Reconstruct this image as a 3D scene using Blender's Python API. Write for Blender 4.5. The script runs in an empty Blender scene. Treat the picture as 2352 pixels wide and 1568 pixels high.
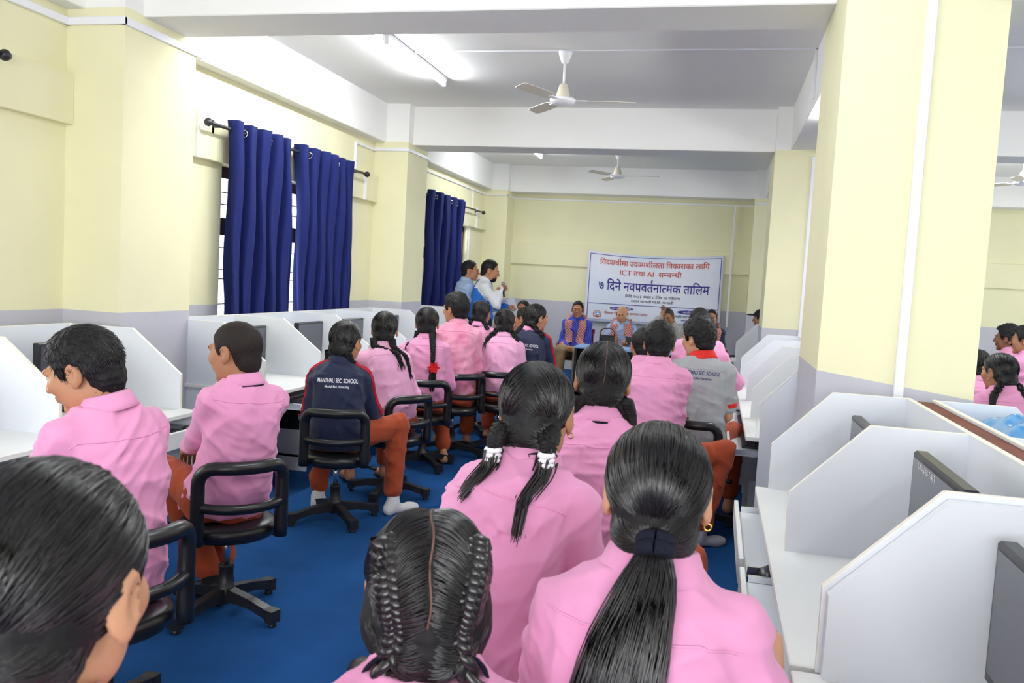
import bpy, bmesh, math, random
import numpy as np
from mathutils import Vector, Matrix
from mathutils.bvhtree import BVHTree

random.seed(7)
RNG = np.random.default_rng(11)
S = bpy.context.scene
COL = S.collection

# ------------------------------------------------------------------ camera
CAM_H = 1.5
def cam_axes(yaw, pitch, roll):
    f = np.array([math.sin(yaw) * math.cos(pitch), math.cos(yaw) * math.cos(pitch), math.sin(pitch)])
    r = np.array([math.cos(yaw), -math.sin(yaw), 0.0])
    u = np.cross(r, f)
    return math.cos(roll) * r + math.sin(roll) * u, -math.sin(roll) * r + math.cos(roll) * u, f
CR, CU, CF = cam_axes(math.radians(-13.368), math.radians(-4.246), math.radians(3.194))
cam = bpy.data.cameras.new('camera')
cam.sensor_width = 36.0
cam.lens = 1950.0 / 2352.0 * 36.0
cam.clip_start = 0.05
cam.dof.use_dof = True; cam.dof.focus_distance = 3.6; cam.dof.aperture_fstop = 9.0
cam_o = bpy.data.objects.new('camera', cam)
cam_o.matrix_world = Matrix(((CR[0], CU[0], -CF[0], 0), (CR[1], CU[1], -CF[1], 0), (CR[2], CU[2], -CF[2], CAM_H), (0, 0, 0, 1)))
COL.objects.link(cam_o)
S.camera = cam_o

# ------------------------------------------------------------------ world, window and fill light, exposure
W = bpy.data.worlds.new('sky'); S.world = W; W.use_nodes = True
W.node_tree.nodes['Background'].inputs[0].default_value = (0.93, 0.96, 1.0, 1)
W.node_tree.nodes['Background'].inputs[1].default_value = 4.0
S.view_settings.view_transform = 'Standard'
S.view_settings.look = 'None'
S.view_settings.gamma = 1.0
S.view_settings.use_curve_mapping = False
S.view_settings.exposure = 0.13

def window_or_fill_light(loc, rot, sx, sy, power, col=(0.95, 0.97, 1.0)):
    l = bpy.data.lights.new('window_or_fill_area', 'AREA'); l.shape = 'RECTANGLE'
    l.size = sx; l.size_y = sy; l.energy = power; l.color = col
    o = bpy.data.objects.new('window_or_fill_area', l); COL.objects.link(o)
    o.location = loc; o.rotation_euler = rot
    return o
HP = math.pi / 2
# daylight through the windows (sky just outside the glass), plus one added fill behind the camera
window_or_fill_light((-4.30, 7.15, 1.60), (0, -HP, 0), 1.4, 2.2, 60)
window_or_fill_light((-4.30, 11.85, 1.60), (0, -HP, 0), 1.4, 2.3, 60)
window_or_fill_light((-4.30, 2.0, 1.60), (0, -HP, 0), 1.4, 2.3, 45)
window_or_fill_light((-4.30, -2.3, 1.60), (0, -HP, 0), 1.4, 2.3, 70)
window_or_fill_light((0.3, -4.85, 1.75), (HP, 0, 0), 6.5, 1.6, 330)  # added fill behind the camera, standing in for a flash on near surfaces
window_or_fill_light((6.15, 2.0, 1.60), (0, HP, 0), 1.4, 2.3, 12)
window_or_fill_light((6.15, 7.0, 1.60), (0, HP, 0), 1.4, 2.3, 15)
window_or_fill_light((6.15, 11.9, 1.60), (0, HP, 0), 1.4, 2.3, 40)

# ------------------------------------------------------------------ helpers: colours and materials
def lin(c):
    if isinstance(c, str):
        c = [int(c[i:i + 2], 16) / 255 for i in (0, 2, 4)]
    return tuple((v / 12.92 if v <= 0.04045 else ((v + 0.055) / 1.055) ** 2.4) for v in c)
MATS = {}
def mat(name, col, rough=0.6, spec=0.5, metal=0.0, noise=None, bump=None, col2=None, emit=None, sheen=0.0, coord='Object', stretch=None, sub=0.0, trans=0.0):
    """noise=(scale, amount): colour variation; bump=(scale, strength, distance)"""
    if name in MATS: return MATS[name]
    m = bpy.data.materials.new(name); m.use_nodes = True
    nt = m.node_tree; b = nt.nodes['Principled BSDF']
    c = lin(col)
    b.inputs['Base Color'].default_value = (*c, 1)
    b.inputs['Roughness'].default_value = rough
    b.inputs['Metallic'].default_value = metal
    b.inputs['Specular IOR Level'].default_value = spec
    if sheen: b.inputs['Sheen Weight'].default_value = sheen
    if sub:
        b.inputs['Subsurface Weight'].default_value = sub
        b.inputs['Subsurface Radius'].default_value = (0.012, 0.005, 0.003)
        b.inputs['Subsurface Scale'].default_value = 1.0
    if trans: b.inputs['Transmission Weight'].default_value = trans
    if emit:
        b.inputs['Emission Color'].default_value = (*lin(emit[0]), 1)
        b.inputs['Emission Strength'].default_value = emit[1]
    tc = mp = None
    if noise or bump:
        tc = nt.nodes.new('ShaderNodeTexCoord'); mp = nt.nodes.new('ShaderNodeMapping')
        nt.links.new(tc.outputs[coord], mp.inputs[0])
        if stretch: mp.inputs['Scale'].default_value = stretch
    if noise:
        n = nt.nodes.new('ShaderNodeTexNoise'); n.inputs['Scale'].default_value = noise[0]; n.inputs['Detail'].default_value = 5
        nt.links.new(mp.outputs[0], n.inputs['Vector'])
        r = nt.nodes.new('ShaderNodeValToRGB')
        c2 = lin(col2) if col2 else tuple(v * (1 - noise[1]) for v in c)
        r.color_ramp.elements[0].position = 0.35; r.color_ramp.elements[0].color = (*c2, 1)
        r.color_ramp.elements[1].position = 0.68; r.color_ramp.elements[1].color = (*c, 1)
        nt.links.new(n.outputs[0], r.inputs[0]); nt.links.new(r.outputs[0], b.inputs['Base Color'])
    if bump:
        n2 = nt.nodes.new('ShaderNodeTexNoise'); n2.inputs['Scale'].default_value = bump[0]; n2.inputs['Detail'].default_value = 4
        nt.links.new(mp.outputs[0], n2.inputs['Vector'])
        bp = nt.nodes.new('ShaderNodeBump'); bp.inputs['Strength'].default_value = bump[1]; bp.inputs['Distance'].default_value = bump[2]
        nt.links.new(n2.outputs[0], bp.inputs['Height']); nt.links.new(bp.outputs[0], b.inputs['Normal'])
    MATS[name] = m
    return m

M_YEL = mat('cream_yellow_wall_paint', 'eeeac4', 0.75, 0.25, noise=(1.6, 0.05), bump=(55, 0.08, 0.004))
M_GREY = mat('grey_dado_paint', 'c4c3cb', 0.7, 0.25, noise=(2.2, 0.06), bump=(50, 0.08, 0.004))
M_CEIL = mat('white_ceiling_paint', 'f5f4f1', 0.85, 0.2, noise=(0.8, 0.03), bump=(40, 0.06, 0.004))
M_PVC = mat('white_plastic_trunking', 'f0f0f6', 0.45, 0.4)
M_CARPET = mat('blue_carpet', '1b4a82', 0.95, 0.1, noise=(3.0, 0.22), bump=(420, 0.5, 0.004))
M_LAM = mat('white_laminate', 'e3e7ed', 0.38, 0.45, noise=(1.4, 0.035))
M_LAMTOP = mat('white_laminate_worktop', 'ebecea', 0.35, 0.45, noise=(2.5, 0.05))
M_EDGE = mat('cream_edge_banding', 'f3efe2', 0.5, 0.4)
M_BROWN = mat('brown_hardboard', '7c4332', 0.7, 0.3, noise=(9, 0.3))
M_BLK = mat('black_vinyl', '17181b', 0.32, 0.5, bump=(60, 0.15, 0.003))
M_BLKM = mat('black_painted_steel', '1b1b1e', 0.45, 0.5, noise=(30, 0.3))
M_CHROME = mat('chrome', 'd8dade', 0.15, 0.5, metal=1.0)
M_SCREEN = mat('dark_screen', '4b4d57', 0.16, 0.6)
M_PLAST = mat('black_plastic', '1e1f23', 0.38, 0.5)
M_KEY = mat('dark_key_plastic', '2c2d31', 0.5, 0.4)
M_CURT = mat('navy_curtain_cloth', '1b2562', 0.8, 0.2, noise=(30, 0.15), bump=(220, 0.2, 0.002))
_nt = M_CURT.node_tree; _b = _nt.nodes['Principled BSDF']; _o = _nt.nodes['Material Output']
_mx = _nt.nodes.new('ShaderNodeMixShader'); _tl = _nt.nodes.new('ShaderNodeBsdfTranslucent'); _tl.inputs[0].default_value = (*lin('3a4aa8'), 1); _mx.inputs[0].default_value = 0.12
_nt.links.new(_b.outputs[0], _mx.inputs[1]); _nt.links.new(_tl.outputs[0], _mx.inputs[2]); _nt.links.new(_mx.outputs[0], _o.inputs[0])
M_WOOD = mat('dark_window_wood', '4a2f2a', 0.5, 0.4, noise=(12, 0.35))
M_GLASS = bpy.data.materials.new('window_glass'); M_GLASS.use_nodes = True
_nt = M_GLASS.node_tree; _nt.nodes.clear()
_o = _nt.nodes.new('ShaderNodeOutputMaterial'); _mx = _nt.nodes.new('ShaderNodeMixShader'); _t = _nt.nodes.new('ShaderNodeBsdfTransparent'); _g = _nt.nodes.new('ShaderNodeBsdfGlossy')
_g.inputs['Roughness'].default_value = 0.03; _mx.inputs[0].default_value = 0.06
_nt.links.new(_t.outputs[0], _mx.inputs[1]); _nt.links.new(_g.outputs[0], _mx.inputs[2]); _nt.links.new(_mx.outputs[0], _o.inputs[0])
M_IRON = mat('dark_iron', '3c3b40', 0.4, 0.5, metal=0.6)
M_FANW = mat('white_enamel', 'f4f4f8', 0.3, 0.5)
M_FANC = mat('beige_enamel', 'ddd5c3', 0.35, 0.5)

# ------------------------------------------------------------------ helpers: meshes and objects
def new_obj(name, me, m, parent=None):
    o = bpy.data.objects.new(name, me); COL.objects.link(o)
    if m is not None:
        if isinstance(m, (list, tuple)):
            for q in m: me.materials.append(q)
        else: me.materials.append(m)
    if parent is not None: o.parent = parent
    return o
def mesh_np(name, v, quads=None, tris=None, smooth=True):
    me = bpy.data.meshes.new(name)
    v = np.asarray(v, np.float32)
    q = np.zeros((0, 4), np.int32) if quads is None else np.asarray(quads, np.int32)
    t = np.zeros((0, 3), np.int32) if tris is None else np.asarray(tris, np.int32)
    me.vertices.add(len(v)); me.vertices.foreach_set('co', v.ravel())
    nl = len(q) * 4 + len(t) * 3
    me.loops.add(nl); me.loops.foreach_set('vertex_index', np.concatenate([q.ravel(), t.ravel()]))
    me.polygons.add(len(q) + len(t))
    st = np.concatenate([np.arange(len(q)) * 4, len(q) * 4 + np.arange(len(t)) * 3])
    me.polygons.foreach_set('loop_start', st)
    if smooth: me.polygons.foreach_set('use_smooth', np.ones(len(q) + len(t), bool))
    me.update(calc_edges=True); me.validate()
    return me
class MB:
    """collects boxes, prisms, tubes and lathes into one mesh"""
    def __init__(s): s.v = []; s.f = []; s.sm = []
    def add(s, vs, fs, smooth=False):
        b = len(s.v); s.v += [tuple(p) for p in vs]
        for f in fs: s.f.append([b + i for i in f]); s.sm.append(smooth)
        return s
    def box(s, x0, x1, y0, y1, z0, z1, c=0.0):
        if x0 > x1: x0, x1 = x1, x0
        if y0 > y1: y0, y1 = y1, y0
        if z0 > z1: z0, z1 = z1, z0
        c = min(c, (x1 - x0) / 2.2, (y1 - y0) / 2.2, (z1 - z0) / 2.2)
        if c <= 0:
            vs = [(x, y, z) for z in (z0, z1) for y in (y0, y1) for x in (x0, x1)]
            return s.add(vs, [(0, 2, 3, 1), (4, 5, 7, 6), (0, 1, 5, 4), (2, 6, 7, 3), (0, 4, 6, 2), (1, 3, 7, 5)])
        bm = bmesh.new()
        bmesh.ops.create_cube(bm, size=1)
        for v in bm.verts: v.co = Vector(((x0 + x1) / 2 + v.co.x * (x1 - x0), (y0 + y1) / 2 + v.co.y * (y1 - y0), (z0 + z1) / 2 + v.co.z * (z1 - z0)))
        bmesh.ops.bevel(bm, geom=bm.edges[:], offset=c, segments=1, affect='EDGES')
        bm.verts.index_update()
        s.add([v.co for v in bm.verts], [[v.index for v in f.verts] for f in bm.faces]); bm.free()
        return s
    def prism(s, poly, axis, a, b):
        """poly: 2D points; axis 0,1,2 is the extrusion axis from a to b"""
        def P(p, t):
            q = [p[0], p[1]]; q.insert(axis, t); return tuple(q)
        n = len(poly); vs = [P(p, a) for p in poly] + [P(p, b) for p in poly]
        fs = [list(range(n)), list(range(2 * n - 1, n - 1, -1))] + [(i, (i + 1) % n, n + (i + 1) % n, n + i) for i in range(n)]
        return s.add(vs, fs)
    def tube(s, pts, r, n=10, caps=True, closed=False, smooth=True):
        P = np.asarray(pts, float); K = len(P)
        R = np.full(K, r) if np.isscalar(r) else np.asarray(r, float)
        T = np.gradient(P, axis=0) if not closed else np.roll(P, -1, 0) - np.roll(P, 1, 0)
        T /= np.linalg.norm(T, axis=1)[:, None] + 1e-12
        ref = np.array([0, 0, 1.0]) if abs(T[0][2]) < 0.9 else np.array([1.0, 0, 0])
        N = np.cross(T[0], ref); N /= np.linalg.norm(N)
        vs = []
        for k in range(K):
            N = N - T[k] * np.dot(N, T[k]); N /= np.linalg.norm(N) + 1e-12
            B = np.cross(T[k], N)
            for i in range(n):
                a = 2 * math.pi * i / n
                vs.append(P[k] + R[k] * (math.cos(a) * N + math.sin(a) * B))
        fs = []
        for k in range(K if closed else K - 1):
            k2 = (k + 1) % K
            for i in range(n):
                j = (i + 1) % n
                fs.append((k * n + i, k * n + j, k2 * n + j, k2 * n + i))
        if caps and not closed:
            fs.append(list(range(n - 1, -1, -1))); fs.append([(K - 1) * n + i for i in range(n)])
        return s.add(vs, fs, smooth)
    def lathe(s, prof, c=(0, 0, 0), n=24, smooth=True, axis=2):
        vs = []; K = len(prof)
        for (r, z) in prof:
            for i in range(n):
                a = 2 * math.pi * i / n
                p = [r * math.cos(a), r * math.sin(a), z]
                if axis == 1: p = [p[0], p[2], p[1]]
                if axis == 0: p = [p[2], p[0], p[1]]
                vs.append((c[0] + p[0], c[1] + p[1], c[2] + p[2]))
        fs = []
        for k in range(K - 1):
            for i in range(n):
                j = (i + 1) % n; fs.append((k * n + i, k * n + j, (k + 1) * n + j, (k + 1) * n + i))
        fs.append(list(range(n - 1, -1, -1))); fs.append([(K - 1) * n + i for i in range(n)])
        return s.add(vs, fs, smooth)
    def build(s, name, m, parent=None, shift=None):
        me = bpy.data.meshes.new(name)
        v = s.v if shift is None else [(p[0] - shift[0], p[1] - shift[1], p[2] - shift[2]) for p in s.v]
        me.from_pydata(v, [], s.f)
        me.polygons.foreach_set('use_smooth', s.sm)
        me.update()
        return new_obj(name, me, m, parent)
def tag(o, label=None, cat=None, group=None, kind=None):
    if label: o['label'] = label
    if cat: o['category'] = cat
    if group: o['group'] = group
    if kind: o['kind'] = kind
    return o
def thing(name, label, cat, loc=(0, 0, 0), rz=0.0, group=None):
    o = bpy.data.objects.new(name, None); COL.objects.link(o)
    o.empty_display_size = 0.1
    o.location = loc; o.rotation_euler = (0, 0, rz)
    return tag(o, label, cat, group)
def copy_tree(o, parent=None):
    c = o.copy(); COL.objects.link(c)
    if parent is not None: c.parent = parent
    for ch in list(o.children): copy_tree(ch, c)
    return c
def struct(name, mb, m, parent=None):
    o = mb.build(name, m, parent)
    if parent is None: o['kind'] = 'structure'
    return o

# ------------------------------------------------------------------ the room
XW, XR, YB, YF = -3.90, 5.75, 14.35, -4.5      # left wall, right wall, back wall, wall behind the camera
ZC, ZB = 3.39, 2.955                          # ceiling, underside of beams
DADO = 1.16
struct('floor', MB().box(XW - .3, XR + .3, YF - .3, YB + .3, -0.12, 0.0), M_CARPET)
struct('ceiling', MB().box(XW - .3, XR + .3, YF - .3, YB + .3, ZC, ZC + 0.15), M_CEIL)
# left wall with its window openings
WINS = [(-3.4, -1.2), (0.9, 3.1), (6.10, 8.20), (10.75, 12.95)]
WZ0, WZ1 = 0.92, 2.27
wl = MB(); wlg = MB(); prev = YF
for a, b in WINS + [(YB, YB)]:
    wl.box(XW - .22, XW, prev, a, DADO, ZC); wlg.box(XW - .22, XW, prev, a, 0, DADO); prev = b
for a, b in WINS:
    wl.box(XW - .22, XW, a, b, WZ1, ZC); wlg.box(XW - .22, XW, a, b, 0, WZ0)
    wlg.box(XW - .22, XW - .0, a - 0.001, a, WZ0, DADO)
w_left = struct('wall_left', wl, M_YEL)
wlg.build('dado', M_GREY, w_left)
bay_edges = [(-4.3, -0.35), (0.35, 4.43), (5.13, 9.15), (9.82, 13.85)]
lb = MB()
for a, b in bay_edges: lb.box(XW - 0.01, XW + 0.055, a, b, 2.275, 2.575, 0.004)
lb.build('lintel_band', M_YEL, w_left)
# back wall
wb = struct('wall_back', MB().box(XW - .22, XR + .22, YB, YB + .2, DADO, ZC), M_YEL)
MB().box(XW - .22, XR + .22, YB - .001, YB + .2, 0, DADO).build('dado', M_GREY, wb)
MB().box(XW, XR, YB - 0.05, YB + .01, 1.76, 2.13, 0.004).build('lintel_band', M_YEL, wb)
# right wall with windows; wall behind the camera, opened for the added fill light
wr = MB(); prev = YF
for a, b in ((0.9, 3.1), (5.9, 8.1), (10.8, 13.0), (YB, YB)):
    wr.box(XR, XR + .2, prev, a, 0, ZC); prev = b
    if a < YB: wr.box(XR, XR + .2, a, b, 0, WZ0); wr.box(XR, XR + .2, a, b, WZ1, ZC)
struct('wall_right', wr, M_YEL)
wf = MB().box(XW - .2, XR + .2, YF - .2, YF, 0, 0.9).box(XW - .2, XR + .2, YF - .2, YF, 2.55, ZC)
wf.box(XW - .2, -3.0, YF - .2, YF, .9, 2.55).box(3.6, XR + .2, YF - .2, YF, .9, 2.55)
struct('wall_front', wf, M_YEL)
# pillars: (x0, x1, y0, y1)
def pillar(x0, x1, y0, y1, zs, right_drop=0.0):
    o = struct('pillar', MB().box(x0, x1, y0, y1, zs - 0.2, ZC), M_YEL)
    g = MB(); e = 0.0015
    zl, zr = zs, zs - right_drop
    v = [(x0 - e, y0 - e, 0), (x1 + e, y0 - e, 0), (x1 + e, y1 + e, 0), (x0 - e, y1 + e, 0),
         (x0 - e, y0 - e, zl), (x1 + e, y0 - e, zr), (x1 + e, y1 + e, zr), (x0 - e, y1 + e, zl)]
    g.add(v, [(0, 3, 2, 1), (4, 5, 6, 7), (0, 1, 5, 4), (1, 2, 6, 5), (2, 3, 7, 6), (3, 0, 4, 7)])
    g.build('dado', M_GREY, o)
    return o
PIL = {}
for i, (y0, y1) in enumerate(((-0.35, 0.35), (4.43, 5.13), (9.15, 9.82), (13.85, YB + .02))):
    PIL['L%d' % i] = pillar(XW - .02, -3.5, y0, y1, DADO)
PIL['R1'] = pillar(0.475, 1.145, 4.15, 5.02, 1.155, 0.085)
PIL['R2'] = pillar(0.475, 1.20, 9.15, 9.85, 1.135)
PIL['R3'] = pillar(0.47, 1.2, 13.85, YB + .02, 1.15)
PIL['R0'] = pillar(0.95, 1.6, -1.0, -0.3, 1.15)
# ceiling beams
bm_ = MB()
for (y0, y1) in ((4.59, 5.02), (9.30, 9.75), (14.0, YB), (-0.2, 0.25)):
    struct('ceiling_beam', MB().box(XW, XR, y0, y1, ZB, ZC + .01, 0.006), M_CEIL)
for (x0, x1) in ((XW - .01, -3.77), (0.62, 1.06)):
    struct('ceiling_beam', MB().box(x0, x1, YF, YB, ZB + 0.002, ZC + .011, 0.006), M_CEIL)
for k in ('L1', 'L2', 'L3'):   # white top of the pillars where the beams meet
    p = PIL[k]
    y0, y1 = {'L1': (4.43, 5.13), 'L2': (9.15, 9.82), 'L3': (13.85, YB)}[k]
    MB().box(XW, -3.499, y0 - .001, y1 + .001, ZB + 0.01, ZC).build('painted_top', M_CEIL, p)
for k, b in (('R1', (0.475, 1.145, 4.15, 5.02)), ('R2', (0.475, 1.2, 9.15, 9.85)), ('R3', (.47, 1.2, 13.85, YB))):
    MB().box(b[0] - .001, b[1] + .001, b[2] - .001, b[3] + .001, ZB + 0.0, ZC).build('painted_top', M_CEIL, PIL[k])
# plastic cable trunking
TR = []
def trunk(n, *boxes):
    t = MB()
    for b in boxes: t.box(*b, 0.003)
    return struct(n, t, M_PVC)
zt = 2.86
trunk('trim_1', (-3.515, -3.485, 4.41, 5.20, zt, zt + .045), (XW, -3.485, 4.405, 4.43, zt, zt + .045))
trunk('trim_2', (XW, XW + .03, 0.35, 4.43, zt, zt + .045))
trunk('trim_3', (-3.515, -3.485, 9.14, 9.87, zt, zt + .035), (XW, -3.485, 9.13, 9.15, zt, zt + .035))
trunk('trim_4', (XW, XW + .025, 8.6, 9.15, zt - .01, zt + .015), (XW, XW + .025, 8.58, 8.61, 2.57, zt + .01))
trunk('trim_5', (XW, XW + .025, 9.82, 13.85, zt - .0, zt + .025), (-3.51, -3.487, 13.83, YB, zt, zt + .025), (XW, -3.487, 13.83, 13.85, zt, zt + .025))
trunk('trim_6', (-3.5, .48, YB - .025, YB, zt, zt + .025), (0.17, 0.20, YB - .075, YB - .045, 0.9, zt), (.47, 1.2, 13.83, 13.85, zt, zt + .025))
trunk('trim_7', (XW + .045, XW + .075, 5.66, 5.69, 2.27, 2.62))
trunk('trim_8', (XW + .05, XW + .08, 8.75, 8.78, 2.27, 2.56), (XW, XW + .025, 8.42, 8.45, 1.1, 2.27))
trunk('trim_9', (XW + .05, XW + .08, 13.2, 13.23, 2.27, 2.60), (XW, XW + .025, 12.98, 13.01, 1.1, 2.27), (XW, XW + .025, 13.1, 13.12, 2.57, zt))
trunk('trim_10', (0.808, 0.850, 4.128, 4.15, 0.66, ZC))
trunk('trim_11', (0.835, 0.87, 9.128, 9.15, 0.7, 2.86), (.835, 1.2, 9.13, 9.15, 2.86, 2.89))
trunk('trim_12', (-2.7, .62, 7.0, 7.022, ZC - .012, ZC), (.60, .62, 7.0, 7.022, ZB + .05, ZC))
trunk('trim_13', (1.06, XR, 7.0, 7.022, ZC - .012, ZC))

# windows: dark wooden frames, glass, iron bars
def window(n, y0, y1):
    w = MB(); x0, x1 = XW - .13, XW - .06
    f = .055
    w.box(x0, x1, y0, y0 + f, WZ0, WZ1).box(x0, x1, y1 - f, y1, WZ0, WZ1).box(x0, x1, y0, y1, WZ0, WZ0 + f).box(x0, x1, y0, y1, WZ1 - .09, WZ1)
    o = struct('window_%d' % n, w, M_WOOD)
    k = 4; step = (y1 - y0 - f) / k
    for i in range(1, k):
        MB().box(x0, x1, y0 + i * step, y0 + i * step + f, WZ0, WZ1).build('mullion', M_WOOD, o)
    MB().box(x0 - .005, x1 + .005, y0, y1, 1.72, 1.86).build('transom', M_WOOD, o)
    for i in range(k):
        a = y0 + i * step + f; b = y0 + (i + 1) * step
        MB().box(x0 + .03, x0 + .036, a, b, WZ0 + f, 1.72).build('pane', M_GLASS, o)
        MB().box(x0 + .03, x0 + .036, a, b, 1.86, WZ1 - .09).build('pane', M_GLASS, o)
    for z in (1.15, 1.36, 1.44, 1.62, 1.98, 2.08):
        MB().tube([(x0 - .02, y0, z), (x0 - .02, y1, z)], .006, 6).build('grille_bar', M_IRON, o)
    for i in range(10):
        y = y0 + (i + .6) * (y1 - y0) / 10
        MB().tube([(x0 - .02, y, WZ0), (x0 - .02, y, WZ1)], .006, 6).build('grille_bar', M_IRON, o)
    return o
for i, (a, b) in enumerate(WINS): window(i + 1, a, b)

# curtain rods and eyelet curtains
XC = -3.76
def rod(y0, y1, label):
    t = thing('curtain_rod', label, 'curtain rod', (XC, y0, 2.53), 0, 'curtain rods')
    L = y1 - y0
    MB().tube([(0, 0, 0), (0, L, 0)], .013, 10).build('pole', M_IRON, t)
    for y, s in ((0, -1), (L, 1)):
        MB().lathe([(.012, 0), (.02, .004 * 1), (.03, .02), (.032, .035), (.02, .058), (.004, .064)], (0, y - (.0 if s > 0 else .064), 0), 14, axis=1).build('finial', M_IRON, t)
    for y in (.16, L / 2, L - .16):
        MB().box(-.115, .005, y - .008, y + .008, -.008, .008).box(-.10, -.085, y - .015, y + .015, -.05, .05).build('bracket', M_IRON, t)
    return t
def curtain(y0, y1, nf, label, zbot=0.95, amp=.05, seed=0):
    """one cloth panel hung by eyelets; folds run vertically"""
    t = thing('curtain', label, 'curtain', (XC, y0, zbot), 0, 'navy eyelet curtains')
    rg = np.random.default_rng(seed)
    L = y1 - y0; H = 2.60 - zbot; nu, nz = nf * 16 + 1, 26
    u = np.linspace(0, 1, nu); z = np.linspace(0, H, nz)
    U, Z = np.meshgrid(u, z, indexing='ij')
    ph = U * nf * 2 * np.pi
    k = 1 - .12 * (1 - Z / H)
    wob = .012 * np.sin(5 * Z + U * 9 + seed)
    sq = np.tanh(2.4 * np.sin(ph + .25 * np.sin(1.5 * Z + seed))) / .98
    X = amp * k * sq + wob + .008 * np.sin(ph * 2.3 + Z * 3)
    Y = U * L - .022 * np.sin(2 * ph) + .010 * np.sin(3 * Z + U * 14)
    v = np.stack([X, Y, Z], -1).reshape(-1, 3)
    idx = np.arange(nu * nz).reshape(nu, nz)
    q = np.stack([idx[:-1, :-1], idx[1:, :-1], idx[1:, 1:], idx[:-1, 1:]], -1).reshape(-1, 4)
    o = new_obj('cloth', mesh_np('cloth', v, q), M_CURT, t)
    sm = o.modifiers.new('thickness', 'SOLIDIFY'); sm.thickness = .003
    zr = 2.53 - zbot
    for i in range(nf * 2):
        uu = (i + .5 - .5) / (nf * 2) if i else 0.012
        uu = (i) / (nf * 2) if i else .02
        yy = uu * L; 
        # the cloth crosses the pole here, the eyelet faces along the pole
        ang = math.atan2(amp * 2 * math.pi * nf / L, 1)
        s = 1 if i % 2 == 0 else -1
        pts = []
        for a in np.linspace(0, 2 * math.pi, 20, endpoint=False):
            # ring lies in the tangent plane of the cloth
            tx, ty = s * math.sin(ang), math.cos(ang)
            pts.append((tx * .026 * math.cos(a), yy + ty * .026 * math.cos(a), zr + .026 * math.sin(a)))
        MB().tube(pts, .007, 6, closed=True).build('eyelet', M_CHROME, t)
    return t
rod(5.72, 8.60, 'dark curtain rod above the nearer window with two drawn curtains')
curtain(5.98, 6.96, 5, 'navy eyelet curtain nearest the left pillar, left of the window gap', seed=1, amp=.075)
curtain(7.10, 8.27, 6, 'wide navy eyelet curtain right of the window gap, sunlit at its edge', seed=2, amp=.065)
rod(10.1, 13.3, 'dark curtain rod on the far window near the back corner')
curtain(10.62, 12.25, 5, 'far navy eyelet curtain behind the two standing men', seed=4, amp=.06)
rod(0.6, 3.80, 'dark curtain rod whose knob end shows at the left edge of the photo')

# ------------------------------------------------------------------ ceiling fans and tube lamps
def fan(x, y, zm, a0, label):
    t = thing('ceiling_fan', label, 'ceiling fan', (x, y, zm), 0, 'ceiling fans')
    h = ZC - zm
    MB().lathe([(.012, h - .115), (.03, h - .10), (.055, h - .03), (.058, h - .012), (.02, h - .001)], n=20).build('canopy', M_FANW, t)
    MB().tube([(0, 0, .13), (0, 0, h - .09)], .0105, 10).build('downrod', M_FANW, t)
    MB().lathe([(.018, .15), (.034, .14), (.05, .08), (.06, .04), (.062, .03)], n=24).build('motor_cover', M_FANC, t)
    MB().lathe([(.06, .032), (.098, .03), (.108, .018), (.104, -.002), (.07, -.02), (.03, -.03), (.005, -.032)], n=28).build('motor_hub', M_FANW, t)
    for k in range(3):
        a = a0 + k * 2 * math.pi / 3
        c, s = math.cos(a), math.sin(a)
        def P(r, w, z): return (c * r - s * w, s * r + c * w, z)
        MB().add([P(.08, -.02, .006), P(.08, .02, .006), P(.2, .03, .008), P(.2, -.03, .008), P(.08, -.02, .012), P(.08, .02, .012), P(.2, .03, .014), P(.2, -.03, .014)],
                 [(0, 1, 2, 3), (7, 6, 5, 4), (0, 4, 5, 1), (1, 5, 6, 2), (2, 6, 7, 3), (3, 7, 4, 0)]).build('blade_bracket', M_FANW, t)
        vs = []; rs = [.17, .22, .35, .5, .585, .6]; ws = [.035, .055, .062, .06, .052, .03]
        for r, w in zip(rs, ws):
            tl = .010
            vs += [P(r, -w, .012 - tl), P(r, w, .012 + tl), P(r, w, .016 + tl), P(r, -w, .016 - tl)]
        fs = [(0, 1, 2, 3), (23, 22, 21, 20)]
        for i in range(5):
            for j in range(4):
                fs.append((i * 4 + j, i * 4 + (j + 1) % 4, i * 4 + 4 + (j + 1) % 4, i * 4 + 4 + j))
        MB().add(vs, fs).build('blade', M_FANC, t)
    return t
fan(-1.35, 7.01, 2.97, 0.12, 'white ceiling fan with beige motor in the nearer bay')
fan(-1.51, 12.3, 3.03, -0.05, 'small white ceiling fan in the far bay above the banner')
fan(3.6, 11.9, 3.03, 0.1, 'ceiling fan in the right-hand half, one blade showing past the pillar')
M_TUBE = mat('lit_tube', 'ffffff', 0.5, 0.2, emit=('f6fbff', 105.0))
def tube_lamp(x, y0, y1, z, label, energy=16, below=True):
    t = thing('tube_lamp', label, 'lamp', (x, y0, z), 0, 'ceiling tube lamps')
    L = y1 - y0
    MB().box(-.022, .022, 0, L, .035, .075, .006).build('batten', M_FANW, t)
    MB().box(-.016, .016, 0, .03, -.018, .04, .004).box(-.016, .016, L - .03, L, -.018, .04, .004).build('lamp_holder', M_FANW, t)
    MB().tube([(0, .03, 0), (0, L - .03, 0)], .014, 12).build('tube', M_TUBE, t)
    l = bpy.data.lights.new('tube_glow', 'AREA'); l.shape = 'RECTANGLE'; l.size = .06; l.size_y = L; l.energy = energy; l.color = (.95, .98, 1.0)
    o = bpy.data.objects.new('tube_glow', l); COL.objects.link(o); o.parent = t; o.location = (0, L / 2, -.03)
    return t
tube_lamp(-2.69, 6.43, 7.93, ZC - .075, 'lit ceiling tube lamp left of the nearer fan')
tube_lamp(-2.69, 5.08, 6.36, ZC - .075, 'lit ceiling tube lamp mostly behind the nearest beam')
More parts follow.
